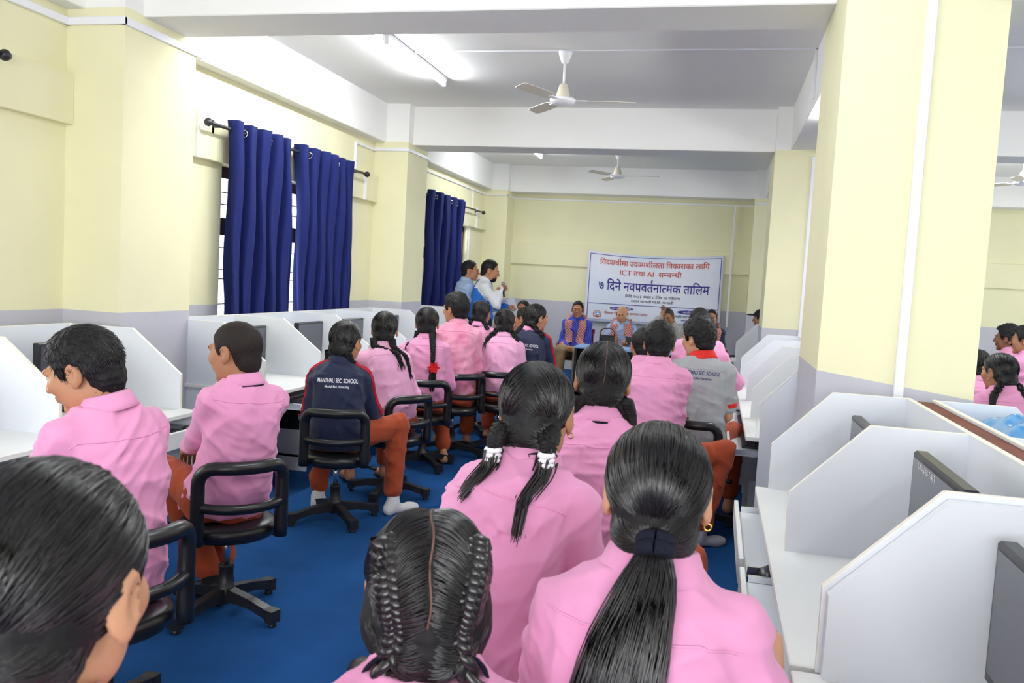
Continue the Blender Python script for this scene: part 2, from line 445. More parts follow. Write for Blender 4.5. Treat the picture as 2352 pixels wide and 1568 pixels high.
tube_lamp(-2.69, 11.3, 12.56, ZC - .075, 'lit ceiling tube lamp end peeking under the second beam')
tube_lamp(0.84, 6.2, 7.5, ZB - .07, 'lit tube lamp under the right beam, glowing beside the pillar')
tube_lamp(-0.5, 2.2, 3.6, ZC - .075, 'lit ceiling tube lamp in the bay over the camera', 8)
tube_lamp(3.2, 6.3, 7.6, ZC - .075, 'lit ceiling tube lamp in the right half behind the pillar')
tube_lamp(3.2, 1.2, 2.6, ZC - .075, 'lit ceiling tube lamp in the near right bay', 20)
tube_lamp(3.2, 11.2, 12.5, ZC - .075, 'lit ceiling tube lamp in the far right bay', 14)

# ------------------------------------------------------------------ carrel desks
ZT = 0.66      # worktop height
def carrel(y0, y1, side, label, row, first=False, last=False, tray_out=0.12, floor_end=False, cpu=True):
    """one computer carrel between two upright partitions; side -1 = row along the left wall, +1 = right-hand row, +2 = far side of the island"""
    if side == -1: xb, xa, xf, xe, d = -3.65, -3.23, -2.91, -2.79, 1
    elif side == 1: xb, xa, xf, xe, d = 0.79, 0.505, 0.275, 0.22, -1
    else: xb, xa, xf, xe, d = 0.91, 1.20, 1.43, 1.485, 1
    base = (xe, (y0 + y1) / 2, 0)
    t = thing('computer_carrel', label, 'desk', base, 0, row)
    th = .018
    def part(n, mb, m): return mb.build(n, m, t, base)
    prof = [(xb, ZT), (xb, 1.095), (xa, 1.095), (xf, .855), (xf, ZT)]
    profloor = [(xb, 0), (xb, 1.095), (xa, 1.095), (xf - d * .02, .855), (xf - d * .02, 0)]
    def upright(y, full):
        p = MB(); p.prism([(a, b) for a, b in (profloor if full else prof)], 1, y - th / 2, y + th / 2)
        o = part('partition', p, M_LAM)
        e = MB(); w = .0095; q = .0016     # pale edge band along the top and the slope
        pts = [(xb, 1.095), (xa, 1.095), (xf, .855), (xf, ZT)]
        for (a, b), (a2, b2) in zip(pts[:-1], pts[1:]):
            nx, nz = (b - b2), (a2 - a); l = math.hypot(nx, nz); nx, nz = nx / l * q, nz / l * q
            if (nx * d < 0 and abs(nx) > 1e-6) or nz < -1e-6: nx, nz = -nx, -nz
            e.prism([(a, b), (a2, b2), (a2 + nx, b2 + nz), (a + nx, b + nz)], 1, y - w, y + w)
        e.build('edge_band', M_EDGE, o, None); o.children[0].data.transform(Matrix.Translation((-base[0], -base[1], 0)))
        return o
    if first: upright(y0 + th / 2, floor_end)
    upright(y1 - (th / 2 if last else 0), False)
    part('back_panel', MB().box(xb, xb - d * .018, y0, y1, .1, 1.095), M_LAM)
    part('back_edge_band', MB().box(xb + d * .001, xb - d * .019, y0, y1, 1.095, 1.098), M_EDGE)
    # legs / lower sides, modesty shelf, keyboard tray and the little shelf for the tower
    xs = xe - d * .04
    for y in ((y0 + th / 2, y1 - th / 2) if (first and not floor_end) else (y1 - th / 2,)):
        part('side_panel', MB().box(xb, xs, y - th / 2, y + th / 2, 0, ZT - .025), M_LAM)
    xt = xe + d * tray_out
    tr = part('keyboard_tray', MB().box(xt - d * .34, xt - d * .018, y0 + .06, y1 - .05, .535, .553), M_LAM)
    f = MB().box(xt - d * .018, xt, y0 + .05, y1 - .04, .51, .60, .003).build('tray_front', M_LAMTOP, tr, base)
    for y in (y0 + .052, y1 - .042):
        MB().box(xt - d * .36, xt - d * .03, y - .006, y + .006, .545, .575).build('drawer_runner', M_CHROME, tr, base)
    xsb = xs - d * .02
    part('tower_shelf', MB().box(xb + d * .05, xsb, y1 - .30, y1 - .02, .10, .118).box(xb + d * .05, xsb, y1 - .30, y1 - .282, 0, .30), M_LAM)
    return t
def worktop(y0, y1, side, label):
    if side == -1: xb, xe = -3.632, -2.79
    elif side == 1: xb, xe = 0.772, 0.22
    else: xb, xe = 0.928, 1.485
    o = MB().box(xb, xe, y0, y1, ZT - .025, ZT, .003).build('worktop', M_LAMTOP)
    return tag(o, label, 'worktop', 'white worktops')
LEFT_NEAR = [1.5, 2.4, 3.3, 4.22]
LEFT_MID = [5.12, 5.95, 6.87, 7.78, 8.7]
LEFT_FAR = [9.84, 10.30]
RIGHT_NEAR = [1.06, 1.97, 2.88, 3.79]
RIGHT_MID = [5.06, 5.86, 6.77, 7.68, 8.59]
RIGHT_FAR = [10.60, 11.10]
names = {
 'LN': ['white carrel at the lower left edge beside the nearest girl\'s head', 'white carrel where the nearest pink-shirted boy leans forward', 'white carrel ending at the large left pillar'],
 'LM': ['white carrel just past the left pillar, boy with cropped hair before it', 'white carrel left of the navy tracksuit girl\'s head', 'white carrel behind the navy tracksuit girl', 'last white carrel before the second left pillar'],
 'LF': ['narrow white carrel past the second left pillar, in front of the standing men'],
 'RN': ['white carrel at the bottom right corner, nearest the camera', 'white carrel with a monitor, second from the camera on the right', 'white carrel right in front of the big right pillar'],
 'RM': ['white carrel with tall end panel just behind the big right pillar', 'second white carrel behind the big right pillar', 'third white carrel behind the big right pillar', 'last white carrel before the second right pillar'],
 'RF': ['narrow white carrel beyond the second right pillar, cap-wearer behind it']}
def row(ys, side, key, grp, **kw):
    for i in range(len(ys) - 1):
        carrel(ys[i], ys[i + 1], side, names[key][i], grp, first=(i == 0), last=(i == len(ys) - 2), **kw)
row(LEFT_NEAR, -1, 'LN', 'carrels along the left wall', tray_out=.10)
row(LEFT_MID, -1, 'LM', 'carrels along the left wall', tray_out=.16)
row(LEFT_FAR, -1, 'LF', 'carrels along the left wall')
row(RIGHT_NEAR, 1, 'RN', 'carrels of the right island', tray_out=.085)
row(RIGHT_MID, 1, 'RM', 'carrels of the right island', floor_end=True, tray_out=.10)
row(RIGHT_FAR, 1, 'RF', 'carrels of the right island')
names['IN'] = ['far-side carrel of the right island at the right edge of the photo', 'far-side carrel behind the long brown-topped gap', 'far-side carrel of the right island holding the blue plastic']
row(RIGHT_NEAR, 2, 'IN', 'far-side carrels of the right island')
worktop(1.5, 4.22, -1, 'white worktop under the nearest boy on the left')
worktop(5.10, 8.70, -1, 'long white worktop along the left wall past the first pillar')
worktop(9.84, 10.30, -1, 'far left white worktop behind the seated girls')
worktop(1.06, 1.955, 1, 'white worktop at the bottom right corner of the photo')
worktop(1.985, 3.79, 1, 'long white worktop on the right with a monitor, before the big pillar')
worktop(5.08, 8.59, 1, 'white worktop on the right behind the big pillar')
worktop(10.60, 11.10, 1, 'far right white worktop near the back wall')
worktop(1.06, 3.79, 2, 'white worktop on the far side of the right island')
# doubled end panel at the unit joint and the brown board in the gap of the island
pj = MB().prism([(.79, ZT), (.79, 1.083), (.51, 1.083), (.283, .848), (.283, ZT)], 1, 1.925, 1.957)
tag(pj.build('carrel_end_panel', M_LAM), 'thick white end panel doubled against the nearest right partition', 'panel')
tag(MB().box(.810, .890, 1.0, 3.775, .05, 1.088).build('gap_board', M_BROWN), 'brown board in the gap between the two right island rows', 'board')

# ------------------------------------------------------------------ monitors, keyboards, mice, towers
def monitor(x, y, face, label, w=.46, h=.29, tilt=0.0, zc=None):
    """face: rotation so that the screen looks along local -Y"""
    t = thing('monitor', label, 'monitor', (x, y, ZT), face, 'computer monitors')
    MB().lathe([(.09, 0), (.1, .004), (.1, .01), (.03, .02), (.0, .021)], (0, .02, 0), 24).build('base', M_PLAST, t)
    MB().box(-.03, .03, .015, .035, .015, .16, .004).build('stand', M_PLAST, t)
    z0 = .085
    MB().box(-w / 2, w / 2, -.022, .018, z0, z0 + h, .006).build('casing', M_PLAST, t)
    bz = .016
    MB().box(-w / 2 + bz, w / 2 - bz, -.0235, -.020, z0 + bz + .008, z0 + h - bz).build('screen', M_SCREEN, t)
    return t
def keyboard(x, y, rz, z, label):
    t = thing('keyboard', label, 'keyboard', (x, y, z), rz, 'keyboards on the trays')
    MB().box(-.22, .22, -.07, .07, 0, .018, .004).build('case', M_PLAST, t)
    k = MB()
    for j in range(5):
        for i in range(15):
            k.box(-.205 + i * .0275, -.205 + i * .0275 + .023, -.058 + j * .0235, -.058 + j * .0235 + .019, .018, .025)
    k.build('keys', M_KEY, t)['kind'] = 'stuff'
    return t
def mouse(x, y, rz, z, label):
    t = thing('mouse', label, 'mouse', (x, y, z), rz, 'computer mice')
    vs = MB(); P = []
    vs.lathe([(.001, .034), (.018, .031), (.028, .02), (.031, .008), (.03, 0)], (0, 0, 0), 16)
    o = vs.build('shell', M_PLAST, t); o.scale = (1, 1.75, 1)
    MB().box(-.003, .003, .02, .038, .022, .033, .001).build('scroll_wheel', M_KEY, t)
    return t
LFACE, RFACE = HP, -HP       # screens on the left row look to +x, on the right row to -x
for y, lab in ((2.0, 'monitor at the far left edge, mostly outside the photo'), (3.86, 'dark monitor past the nearest boy\'s face'), (5.66, 'monitor behind the cropped-haired boy\'s head'), (6.62, 'monitor with its screen showing left of the tracksuit girl'),
               (7.5, 'monitor above the tracksuit girl\'s head'), (8.45, 'monitor behind the girl with two long braids')):
    monitor(-3.36, y, LFACE, lab)
monitor(.60, 1.62, RFACE, 'large dark monitor at the bottom right corner')
monitor(.60, 2.36, RFACE, 'dark monitor with white lettering on its upper bezel', w=.50, h=.33)
monitor(.60, 3.52, RFACE, 'monitor peeking over a partition before the big pillar', w=.42, h=.27)
# small white sticker lettering on the bezel of one monitor
for y, lab, on in ((2.43, 'black keyboard under the worktop nearest the camera on the right', 1), (3.35, 'black keyboard on the right tray before the big pillar', 1), (5.5, 'black keyboard on the right tray by the boy in the grey polo', 1), (6.35, 'black keyboard on the second right tray behind the pillar', 1)):
    keyboard(.28 if y > 5 else .33, y, RFACE, .553, lab)
for y, lab in ((2.95, 'black keyboard on the tray at the lower left'), (3.85, 'black keyboard on the tray by the nearest boy\'s back'), (5.56, 'black keyboard on the open tray left of the tracksuit girl'), (6.45, 'black keyboard on the tray behind the tracksuit girl')):
    keyboard(-2.79, y, LFACE, .553, lab)
mouse(.23, 2.9, 0, .553, 'black mouse at the front of the right tray')
mouse(.21, 2.08, .4, .553, 'black mouse on the tray nearest the camera')
mouse(-2.80, 4.12, .3, .553, 'black mouse under the cropped-haired boy\'s hand')
def tower(x, y, side, label, z=.0, lit=False):
    t = thing('computer_tower', label, 'computer', (x, y, z), 0, 'computer towers')
    MB().box(-.2, .2, -.09, .09, 0, .40, .004).build('case', M_PLAST, t)
    s = side
    g = MB().box(s * .2, s * .212, -.085, .085, .01, .39, .004).build('front_grille', M_KEY, t)
    for i in range(16):
        MB().box(s * .212, s * .216, -.06, .06, .03 + i * .021, .04 + i * .021).build('vent_slot', M_BLKM, t)
    if lit: MB().lathe([(.006, 0), (.006, .003), (.001, .004)], (s * .212, .07, .34), 10, axis=0).build('power_light', mat('blue_led', '3040ff', .4, .4, emit=('3040ff', 6.0)), t)
    return t
tower(.42, 2.34, -1, 'black perforated computer tower under the right desk by a girl\'s forearm')
tower(-3.05, 5.78, 1, 'black computer tower under the left desk by the boy\'s chair', .118)
tower(-3.05, 6.7, 1, 'black computer tower with blue light behind the tracksuit girl\'s chair', .118, True)
# crumpled blue plastic cover over a monitor on the far side of the island
M_BLUEP = mat('blue_plastic_film', '3f9be0', 0.18, 0.7, noise=(8, 0.15), bump=(9, 0.25, 0.02))
def plastic():
    n = 34; rg = np.random.default_rng(3)
    u = np.linspace(-1, 1, n); U, V = np.meshgrid(u, u, indexing='ij')
    X = .22 * V; Y = .40 * U
    prof = np.clip(1.0 - .25 * np.abs(V) ** 2 - .7 * np.abs(V) ** 8, 0, 1) * np.clip(1.0 - .12 * U ** 2 - .8 * np.abs(U) ** 10, 0, 1)
    Z = .435 * prof + .006 * np.sin(9 * U + 5 * V) + .005 * np.sin(17 * U - 11 * V) + .003 * np.sin(23 * V + 6 * U * U)
    Z = np.maximum(Z, .004)
    v = np.stack([X, Y, Z], -1).reshape(-1, 3); idx = np.arange(n * n).reshape(n, n)
    q = np.stack([idx[:-1, :-1], idx[1:, :-1], idx[1:, 1:], idx[:-1, 1:]], -1).reshape(-1, 4)
    o = new_obj('plastic_cover', mesh_np('plastic_cover', v, q), M_BLUEP)
    o.location = (1.155, 3.36, ZT + .003)
    sm = o.modifiers.new('t', 'SOLIDIFY'); sm.thickness = .003
    return tag(o, 'crumpled shiny blue plastic cover over equipment behind the right island', 'plastic cover')
plastic()
# dangling cable by the left desk
def cable(pts, label, r=.004):
    P = np.array(pts); tt = np.linspace(0, 1, 30); k = np.linspace(0, 1, len(P))
    Q = np.stack([np.interp(tt, k, P[:, i]) for i in range(3)], -1)
    for _ in range(3): Q[1:-1] = (Q[:-2] + 2 * Q[1:-1] + Q[2:]) / 4
    return tag(MB().tube(Q, r, 6).build('cable', M_PLAST), label, 'cable')
cable([(-2.82, 5.12, .53), (-2.80, 5.1, .40), (-2.82, 5.08, .30), (-2.81, 5.1, .16), (-2.78, 5.14, .06), (-2.74, 5.2, .006)], 'black cable dangling beside the left desk\'s side panel')
cable([(XW - .17, 6.16, 1.80), (XW - .17, 6.2, 1.62), (XW - .17, 6.24, 1.5), (XW - .17, 6.17, 1.38), (XW - .17, 6.14, 1.2)], 'thin black wire hanging outside the window by the first curtain')

# ------------------------------------------------------------------ swivel chairs
ZS = 0.42
def arc_pt(a, r, z): return (r * math.sin(a), -r * math.cos(a), z)
def make_chair():
    t = thing('swivel_chair', 'x', 'chair', (0, 0, 0), 0, 'black swivel chairs')
    for k in range(4):
        a = k * HP + .5
        c, s = math.cos(a), math.sin(a)
        def P(r, w, z): return (c * r - s * w, s * r + c * w, z)
        vs = []
        for r, z0, z1, w in ((.02, .06, .115, .022), (.15, .055, .095, .02), (.235, .035, .075, .022), (.25, .02, .074, .026), (.285, .02, .072, .026)):
            vs += [P(r, -w, z0), P(r, w, z0), P(r, w, z1), P(r, -w, z1)]
        fs = [(3, 2, 1, 0), (16, 17, 18, 19)]
        for i in range(4):
            for j in range(4): fs.append((i * 4 + j, i * 4 + (j + 1) % 4, i * 4 + 4 + (j + 1) % 4, i * 4 + 4 + j))
        l = MB().add(vs, fs).build('leg', M_BLKM, t)
        MB().lathe([(.016, 0), (.018, .004), (.014, .024)], P(.265, 0, 0), 10).build('foot', M_BLKM, l)
    MB().lathe([(.036, .05), (.036, .12), (.03, .125), (.03, .205), (.033, .21), (.03, .215)], n=16).build('column', M_BLKM, t)
    MB().lathe([(.0145, .21), (.0145, ZS - .07)], n=12).build('gas_rod', M_CHROME, t)
    MB().box(-.08, .08, -.08, .08, ZS - .085, ZS - .065, .004).build('seat_plate', M_BLKM, t)
    MB().lathe([(.05, ZS - .066), (.19, ZS - .066), (.202, ZS - .055), (.205, ZS - .03), (.2, ZS - .012), (.18, ZS - .002), (.08, ZS + .002), (.001, ZS + .003)], n=36).build('seat', M_BLK, t)
    MB().tube([(.06, .02, ZS - .08), (.15, .05, ZS - .09), (.2, .065, ZS - .11)], .006, 8).tube([(.195, .063, ZS - .108), (.235, .075, ZS - .118)], [.011, .013], 8).build('lever', M_BLKM, t)
    # padded loop back
    R = .24; zt = ZS + .262; A = .80
    pts = []
    for z in np.linspace(ZS - .055, zt - .07, 7): pts.append(arc_pt(-A, R, z))
    for b in np.linspace(0.2, HP, 5): pts.append(arc_pt(-A + .30 * (1 - math.cos(b)), R, zt - .07 + .07 * math.sin(b)))
    for a in np.linspace(-A + .36, A - .36, 14): pts.append(arc_pt(a, R, zt))
    q = [(-p[0], p[1], p[2]) for p in pts[:12]][::-1]
    pts = pts + q
    MB().tube(pts, .028, 12).build('back_loop', M_BLK, t)
    MB().tube([arc_pt(a, R - .002, ZS + .105 - .012 * math.cos(a * 1.4)) for a in np.linspace(-A, A, 18)], .021, 12).build('lumbar_bar', M_BLK, t)
    return t
CHAIR0 = make_chair(); CH_USED = [False]
def chair(x, y, rz, label, dz=0):
    o = CHAIR0
    if CH_USED[0]: o = copy_tree(CHAIR0)
    CH_USED[0] = True
    o.location = (x, y, dz); o.rotation_euler = (0, 0, rz); o['label'] = label
    return o
M_MAROON = mat('maroon_plastic', '7a2f33', 0.4, 0.5, noise=(5, 0.1))
def make_plastic_chair():
    t = thing('plastic_chair', 'x', 'chair', (0, 0, 0), 0, 'maroon plastic chairs')
    for sx in (-1, 1):
        for sy in (-1, 1):
            MB().tube([(sx * .23, sy * .21, 0), (sx * .205, sy * .19, .42)], [.016, .022], 8).build('leg', M_MAROON, t)
        MB().tube([(sx * .235, -.2, .42), (sx * .25, -.19, .6), (sx * .25, .1, .62), (sx * .235, .19, .55), (sx * .22, .2, .42)], .018, 8).build('armrest', M_MAROON, t)
    MB().box(-.22, .22, -.21, .22, .40, .425, .008).build('seat', M_MAROON, t)
    v = []
    b = MB()
    for i in range(7):
        a = (i - 3) / 3
        b.box(-.21 + i * .062, -.21 + i * .062 + .048, -.235 + .03 * a * a, -.215 + .03 * a * a, .42, .80 - .03 * a * a, .004)
    b.box(-.22, .22, -.238, -.205, .76, .84, .01)
    b.build('backrest', M_MAROON, t)
    return t
PC0 = make_plastic_chair(); PC_USED = [False]
def pchair(x, y, rz, label):
    o = PC0 if not PC_USED[0] else copy_tree(PC0)
    PC_USED[0] = True
    o.location = (x, y, 0); o.rotation_euler = (0, 0, rz); o['label'] = label
    return o

# ------------------------------------------------------------------ implicit surfaces -> meshes (for bodies, clothes, hair)
def smin(a, b, k):
    if k <= 0: return np.minimum(a, b)
    h = np.clip(.5 + .5 * (b - a) / k, 0, 1)
    return b * (1 - h) + a * h - k * h * (1 - h)
def cone(a, b, ra, rb):
    a = np.asarray(a, float); b = np.asarray(b, float); ab = b - a; l2 = max(float(ab @ ab), 1e-9)
    R = max(ra, rb)
    def fn(X, Y, Z):
        px, py, pz = X - a[0], Y - a[1], Z - a[2]
        t = np.clip((px * ab[0] + py * ab[1] + pz * ab[2]) / l2, 0, 1)
        return np.sqrt((px - t * ab[0]) ** 2 + (py - t * ab[1]) ** 2 + (pz - t * ab[2]) ** 2) - (ra + (rb - ra) * t)
    return fn, np.minimum(a, b) - R, np.maximum(a, b) + R
def ell(c, r, R=None):
    c = np.asarray(c, float); r = np.asarray(r, float)
    def fn(X, Y, Z):
        p = [X - c[0], Y - c[1], Z - c[2]]
        if R is not None:
            p = [p[0] * R[0, i] + p[1] * R[1, i] + p[2] * R[2, i] for i in range(3)]
        k0 = np.sqrt((p[0] / r[0]) ** 2 + (p[1] / r[1]) ** 2 + (p[2] / r[2]) ** 2)
        k1 = np.sqrt((p[0] / r[0] ** 2) ** 2 + (p[1] / r[1] ** 2) ** 2 + (p[2] / r[2] ** 2) ** 2) + 1e-9
        return k0 * (k0 - 1) / k1
    m = r.max()
    return fn, c - m, c + m
class SDF:
    def __init__(s): s.p = []
    def add(s, prim, k=0.0, sub=False): s.p.append((prim, k, sub)); return s
    def mesh(s, vox, post=None, pad=.03):
        lo = np.min([p[0][1] for p in s.p if not p[2]], 0) - pad
        hi = np.max([p[0][2] for p in s.p if not p[2]], 0) + pad
        n = np.ceil((hi - lo) / vox).astype(int) + 1
        ax = [lo[i] + vox * np.arange(n[i]) for i in range(3)]
        D = np.full(n, .2)
        for (fn, l, h), k, sub in s.p:
            sl = []
            for i in range(3):
                a = int(np.clip(np.floor((l[i] - .05 - lo[i]) / vox), 0, n[i])); b = int(np.clip(np.ceil((h[i] + .05 - lo[i]) / vox) + 1, 0, n[i]))
                sl.append(slice(a, b))
            sl = tuple(sl)
            d = fn(ax[0][sl[0]][:, None, None], ax[1][sl[1]][None, :, None], ax[2][sl[2]][None, None, :])
            D[sl] = -smin(-D[sl], d, k) if sub else smin(D[sl], d, k)
        if post is not None: D = post(D, ax[0][:, None, None], ax[1][None, :, None], ax[2][None, None, :])
        return surface_nets(D, ax)
def surface_nets(D, ax):
    s = D < 0
    c = s[:-1, :-1, :-1]; 
    allin = np.ones(c.shape, bool); anyin = np.zeros(c.shape, bool)
    for i in (0, 1):
        for j in (0, 1):
            for k in (0, 1):
                q = s[i:s.shape[0] - 1 + i, j:s.shape[1] - 1 + j, k:s.shape[2] - 1 + k]
                allin &= q; anyin |= q
    mix = anyin & ~allin
    I = np.argwhere(mix); n = len(I)
    idx = -np.ones(c.shape, np.int64); idx[mix] = np.arange(n)
    acc = np.zeros((n, 3)); cnt = np.zeros(n)
    cor = [(0, 0, 0), (1, 0, 0), (0, 1, 0), (1, 1, 0), (0, 0, 1), (1, 0, 1), (0, 1, 1), (1, 1, 1)]
    V = [D[I[:, 0] + a, I[:, 1] + b, I[:, 2] + e] for a, b, e in cor]
    for a in range(8):
        for b in range(a + 1, 8):
            df = np.abs(np.array(cor[a]) - cor[b])
            if df.sum() != 1: continue
            m = (V[a] < 0) != (V[b] < 0)
            t = V[a][m] / (V[a][m] - V[b][m])
            acc[m] += np.array(cor[a]) + t[:, None] * (np.array(cor[b]) - cor[a]); cnt[m] += 1
    p = I + acc / cnt[:, None]
    vox = np.array([a[1] - a[0] for a in ax]); o = np.array([a[0] for a in ax])
    P = o + p * vox
    Q = []
    for axs in range(3):
        b_, c_ = (axs + 1) % 3, (axs + 2) % 3
        s0 = [slice(None)] * 3; s1 = [slice(None)] * 3
        s0[axs] = slice(0, -1); s1[axs] = slice(1, None)
        for q in (b_, c_): s0[q] = slice(1, -1); s1[q] = slice(1, -1)
        A, B = s[tuple(s0)], s[tuple(s1)]
        E = np.argwhere(A != B)
        if not len(E): continue
        ins = A[E[:, 0], E[:, 1], E[:, 2]]
        base = E.copy(); base[:, b_] += 1; base[:, c_] += 1
        def cell(db, dc):
            q = base.copy(); q[:, b_] -= db; q[:, c_] -= dc
            return idx[q[:, 0], q[:, 1], q[:, 2]]
        f = np.stack([cell(1, 1), cell(0, 1), cell(0, 0), cell(1, 0)], -1)
        f[~ins] = f[~ins][:, ::-1]
        Q.append(f)
    return P, np.concatenate(Q)
def relax(P, Q, it=1, w=.5):
    """a little Laplacian smoothing"""
    for _ in range(it):
        acc = np.zeros_like(P); n = np.zeros(len(P))
        for i in range(4):
            a, b = Q[:, i], Q[:, (i + 1) % 4]
            np.add.at(acc, a, P[b]); np.add.at(acc, b, P[a]); np.add.at(n, a, 1); np.add.at(n, b, 1)
        P = P * (1 - w) + w * acc / n[:, None]
    return P
def join(parts):
    V = []; Q = []; o = 0
    for v, q in parts: V.append(v); Q.append(q + o); o += len(v)
    return np.concatenate(V), np.concatenate(Q)
def tubes_np(paths, rad, sides=3, twist=True):
    """paths (n,K,3), rad (n,K) -> verts, quads"""
    P = np.asarray(paths); n, K, _ = P.shape
    T = np.gradient(P, axis=1); T /= np.linalg.norm(T, axis=2, keepdims=True) + 1e-12
    ref = np.where(np.abs(T[..., 2:3]) < .9, np.array([0, 0, 1.0]), np.array([1.0, 0, 0]))
    N = np.cross(T, ref); N /= np.linalg.norm(N, axis=2, keepdims=True) + 1e-12
    B = np.cross(T, N)
    a = np.arange(sides) * 2 * np.pi / sides
    V = P[:, :, None, :] + rad[:, :, None, None] * (np.cos(a)[None, None, :, None] * N[:, :, None, :] + np.sin(a)[None, None, :, None] * B[:, :, None, :])
    id_ = np.arange(n * K * sides).reshape(n, K, sides)
    nx = np.roll(id_, -1, 2)
    Q = np.stack([id_[:, :-1], nx[:, :-1], nx[:, 1:], id_[:, 1:]], -1).reshape(-1, 4)
    return V.reshape(-1, 3), Q
def lathe_np(a, b, ra, rb, n=16):
    a = np.asarray(a, float); b = np.asarray(b, float)
    P = np.stack([a + (b - a) * t for t in (0, .33, .66, 1)])[None]
    return tubes_np(P, np.array([[ra, ra * .67 + rb * .33, ra * .33 + rb * .67, rb]]), n)

# ------------------------------------------------------------------ heads, hands, hair caps (built once per level of detail)
CACHE = {}
def head_mesh(vox, male):
    key = ('head', vox, male)
    if key in CACHE: return CACHE[key]
    s = SDF()
    s.add(ell((0, -.014, .030), (.074, .094, .083)))
    s.add(ell((0, .030, -.034), (.060 if male else .057, .060, .078)), .02)
    s.add(ell((0, -.055, -.035), (.052, .045, .055)), .02)
    j = .043 if male else .038
    for q in (-1, 1):
        s.add(ell((q * j, .018, -.062), (.020, .040, .036)), .022)
        s.add(ell((q * .041, .060, -.020), (.024, .028, .028)), .018)
    s.add(ell((0, .070, -.098), (.022 if male else .017, .018, .018)), .02)
    s.add(cone((-.036, .081, .022), (.036, .081, .022), .012, .012), .014)
    s.add(cone((0, .088, .016), (0, .109, -.027), .0075, .0115), .012)
    for q in (-1, 1):
        s.add(ell((q * .013, .102, -.029), (.008, .010, .008)), .006)
        s.add(ell((q * .031, .101, .006), (.017, .016, .012)), .010, True)
    s.add(ell((0, .088, -.053), (.024, .011, .0070)), .010)
    s.add(ell((0, .086, -.064), (.021, .011, .0080)), .010)
    s.add(cone((0, -.022, -.055), (0, -.036, -.165), .054 if male else .047, .055 if male else .050), .02)
    for q in (-1, 1):
        a = .35; R = np.array([[math.cos(a), q * math.sin(a), 0], [-q * math.sin(a), math.cos(a), 0], [0, 0, 1]])
        s.add(ell((q * .083, -.012, -.004), (.008, .021, .033), R), .004)
        s.add(ell((q * .094, -.004, -.001), (.010, .012, .020), R), .004, True)
        s.add(ell((q * .080, -.004, -.034), (.007, .010, .010)), .006)
    P, Q = s.mesh(vox); P = relax(P, Q, 1, .35)
    CACHE[key] = (P, Q)
    return P, Q
def hash_noise(X, Y, Z, f, seed=0):
    r = np.random.default_rng(seed); out = 0
    for i in range(5):
        d = r.normal(size=3); d *= f / np.linalg.norm(d); p = r.uniform(0, 6.28); e = r.normal(size=3) * f * .6
        out = out + np.sin(X * d[0] + Y * d[1] + Z * d[2] + p + 1.3 * np.sin(X * e[0] + Y * e[1] + Z * e[2]))
    return out / 5
def hair_cap(style, vox):
    key = ('cap', style, vox)
    if key in CACHE: return CACHE[key]
    s = SDF()
    girl = style.startswith('girl'); full = style == 'girl_full'
    th = {'adult': .006, 'crew': .006, 'short': .012, 'full': .018, 'tall': .020, 'receding': .010, 'bald': .003}.get(style, .010)
    top = {'adult': .016, 'crew': .006, 'short': .016, 'full': .024, 'tall': .034, 'receding': .010, 'bald': .003}.get(style, .012)
    s.add(ell((0, -.014, .030), (.074 + th, .094 + th, .083 + top)))
    if style in ('full', 'tall'): s.add(ell((0, .045, .085), (.055, .045, .035)), .02)
    if full: s.add(ell((0, -.020, -.030), (.092, .070, .072)), .03)
    if girl: s.add(ell((0, -.058, -.045), (.068, .052, .055)), .03)
    else: s.add(ell((0, -.054, -.040), (.056 + th * .3, .046 + th * .5, .055)), .02)
    ys = [-.16, -.06, -.035, -.028, .018, .022, .038, .046, .062, .075, .10, .14]
    hy = [-.088, -.085, -.05, .018, .018, -.012, -.004, .036, .066, .078, .084, .084]
    if girl:
        ys = [-.16, -.07, -.04, .0, .03, .05, .062, .078, .10, .14]; hy = [-.10, -.098, -.065, -.012, -.004, .02, .05, .070, .076, .076]
        if full: hy = [-.105, -.105, -.095, -.075, -.05, .0, .05, .070, .076, .076]
    if style == 'adult': hy = [-.085, -.080, -.045, .022, .022, .010, .022, .055, .080, .088, .092, .092]
    if style == 'receding': hy = [-.085, -.085, -.05, .018, .018, -.012, .0, .05, .085, .10, .13, .13]
    if style == 'bald': hy = [-.085, -.085, -.05, .018, .018, -.012, .0, .05, .2, .2, .2, .2]
    amp = {'adult': .002, 'crew': .0012, 'short': .003, 'full': .004, 'tall': .006, 'receding': .002, 'bald': .0005}.get(style, .0012)
    def post(D, X, Y, Z):
        h = np.interp(Y.ravel(), ys, hy).reshape(Y.shape)
        jit = .004 * hash_noise(X, Y, Z * .3, 240, 4)
        D = D + amp * hash_noise(X, Y, Z, 150, 2) + amp * .7 * hash_noise(X, Y, Z, 330, 3)
        if style == 'bald': D = np.maximum(D, Z - .045 + .0 * X)
        return np.maximum(D, (h - Z + jit) * .75)
    P, Q = s.mesh(vox, post)
    CACHE[key] = (P, Q)
    return P, Q
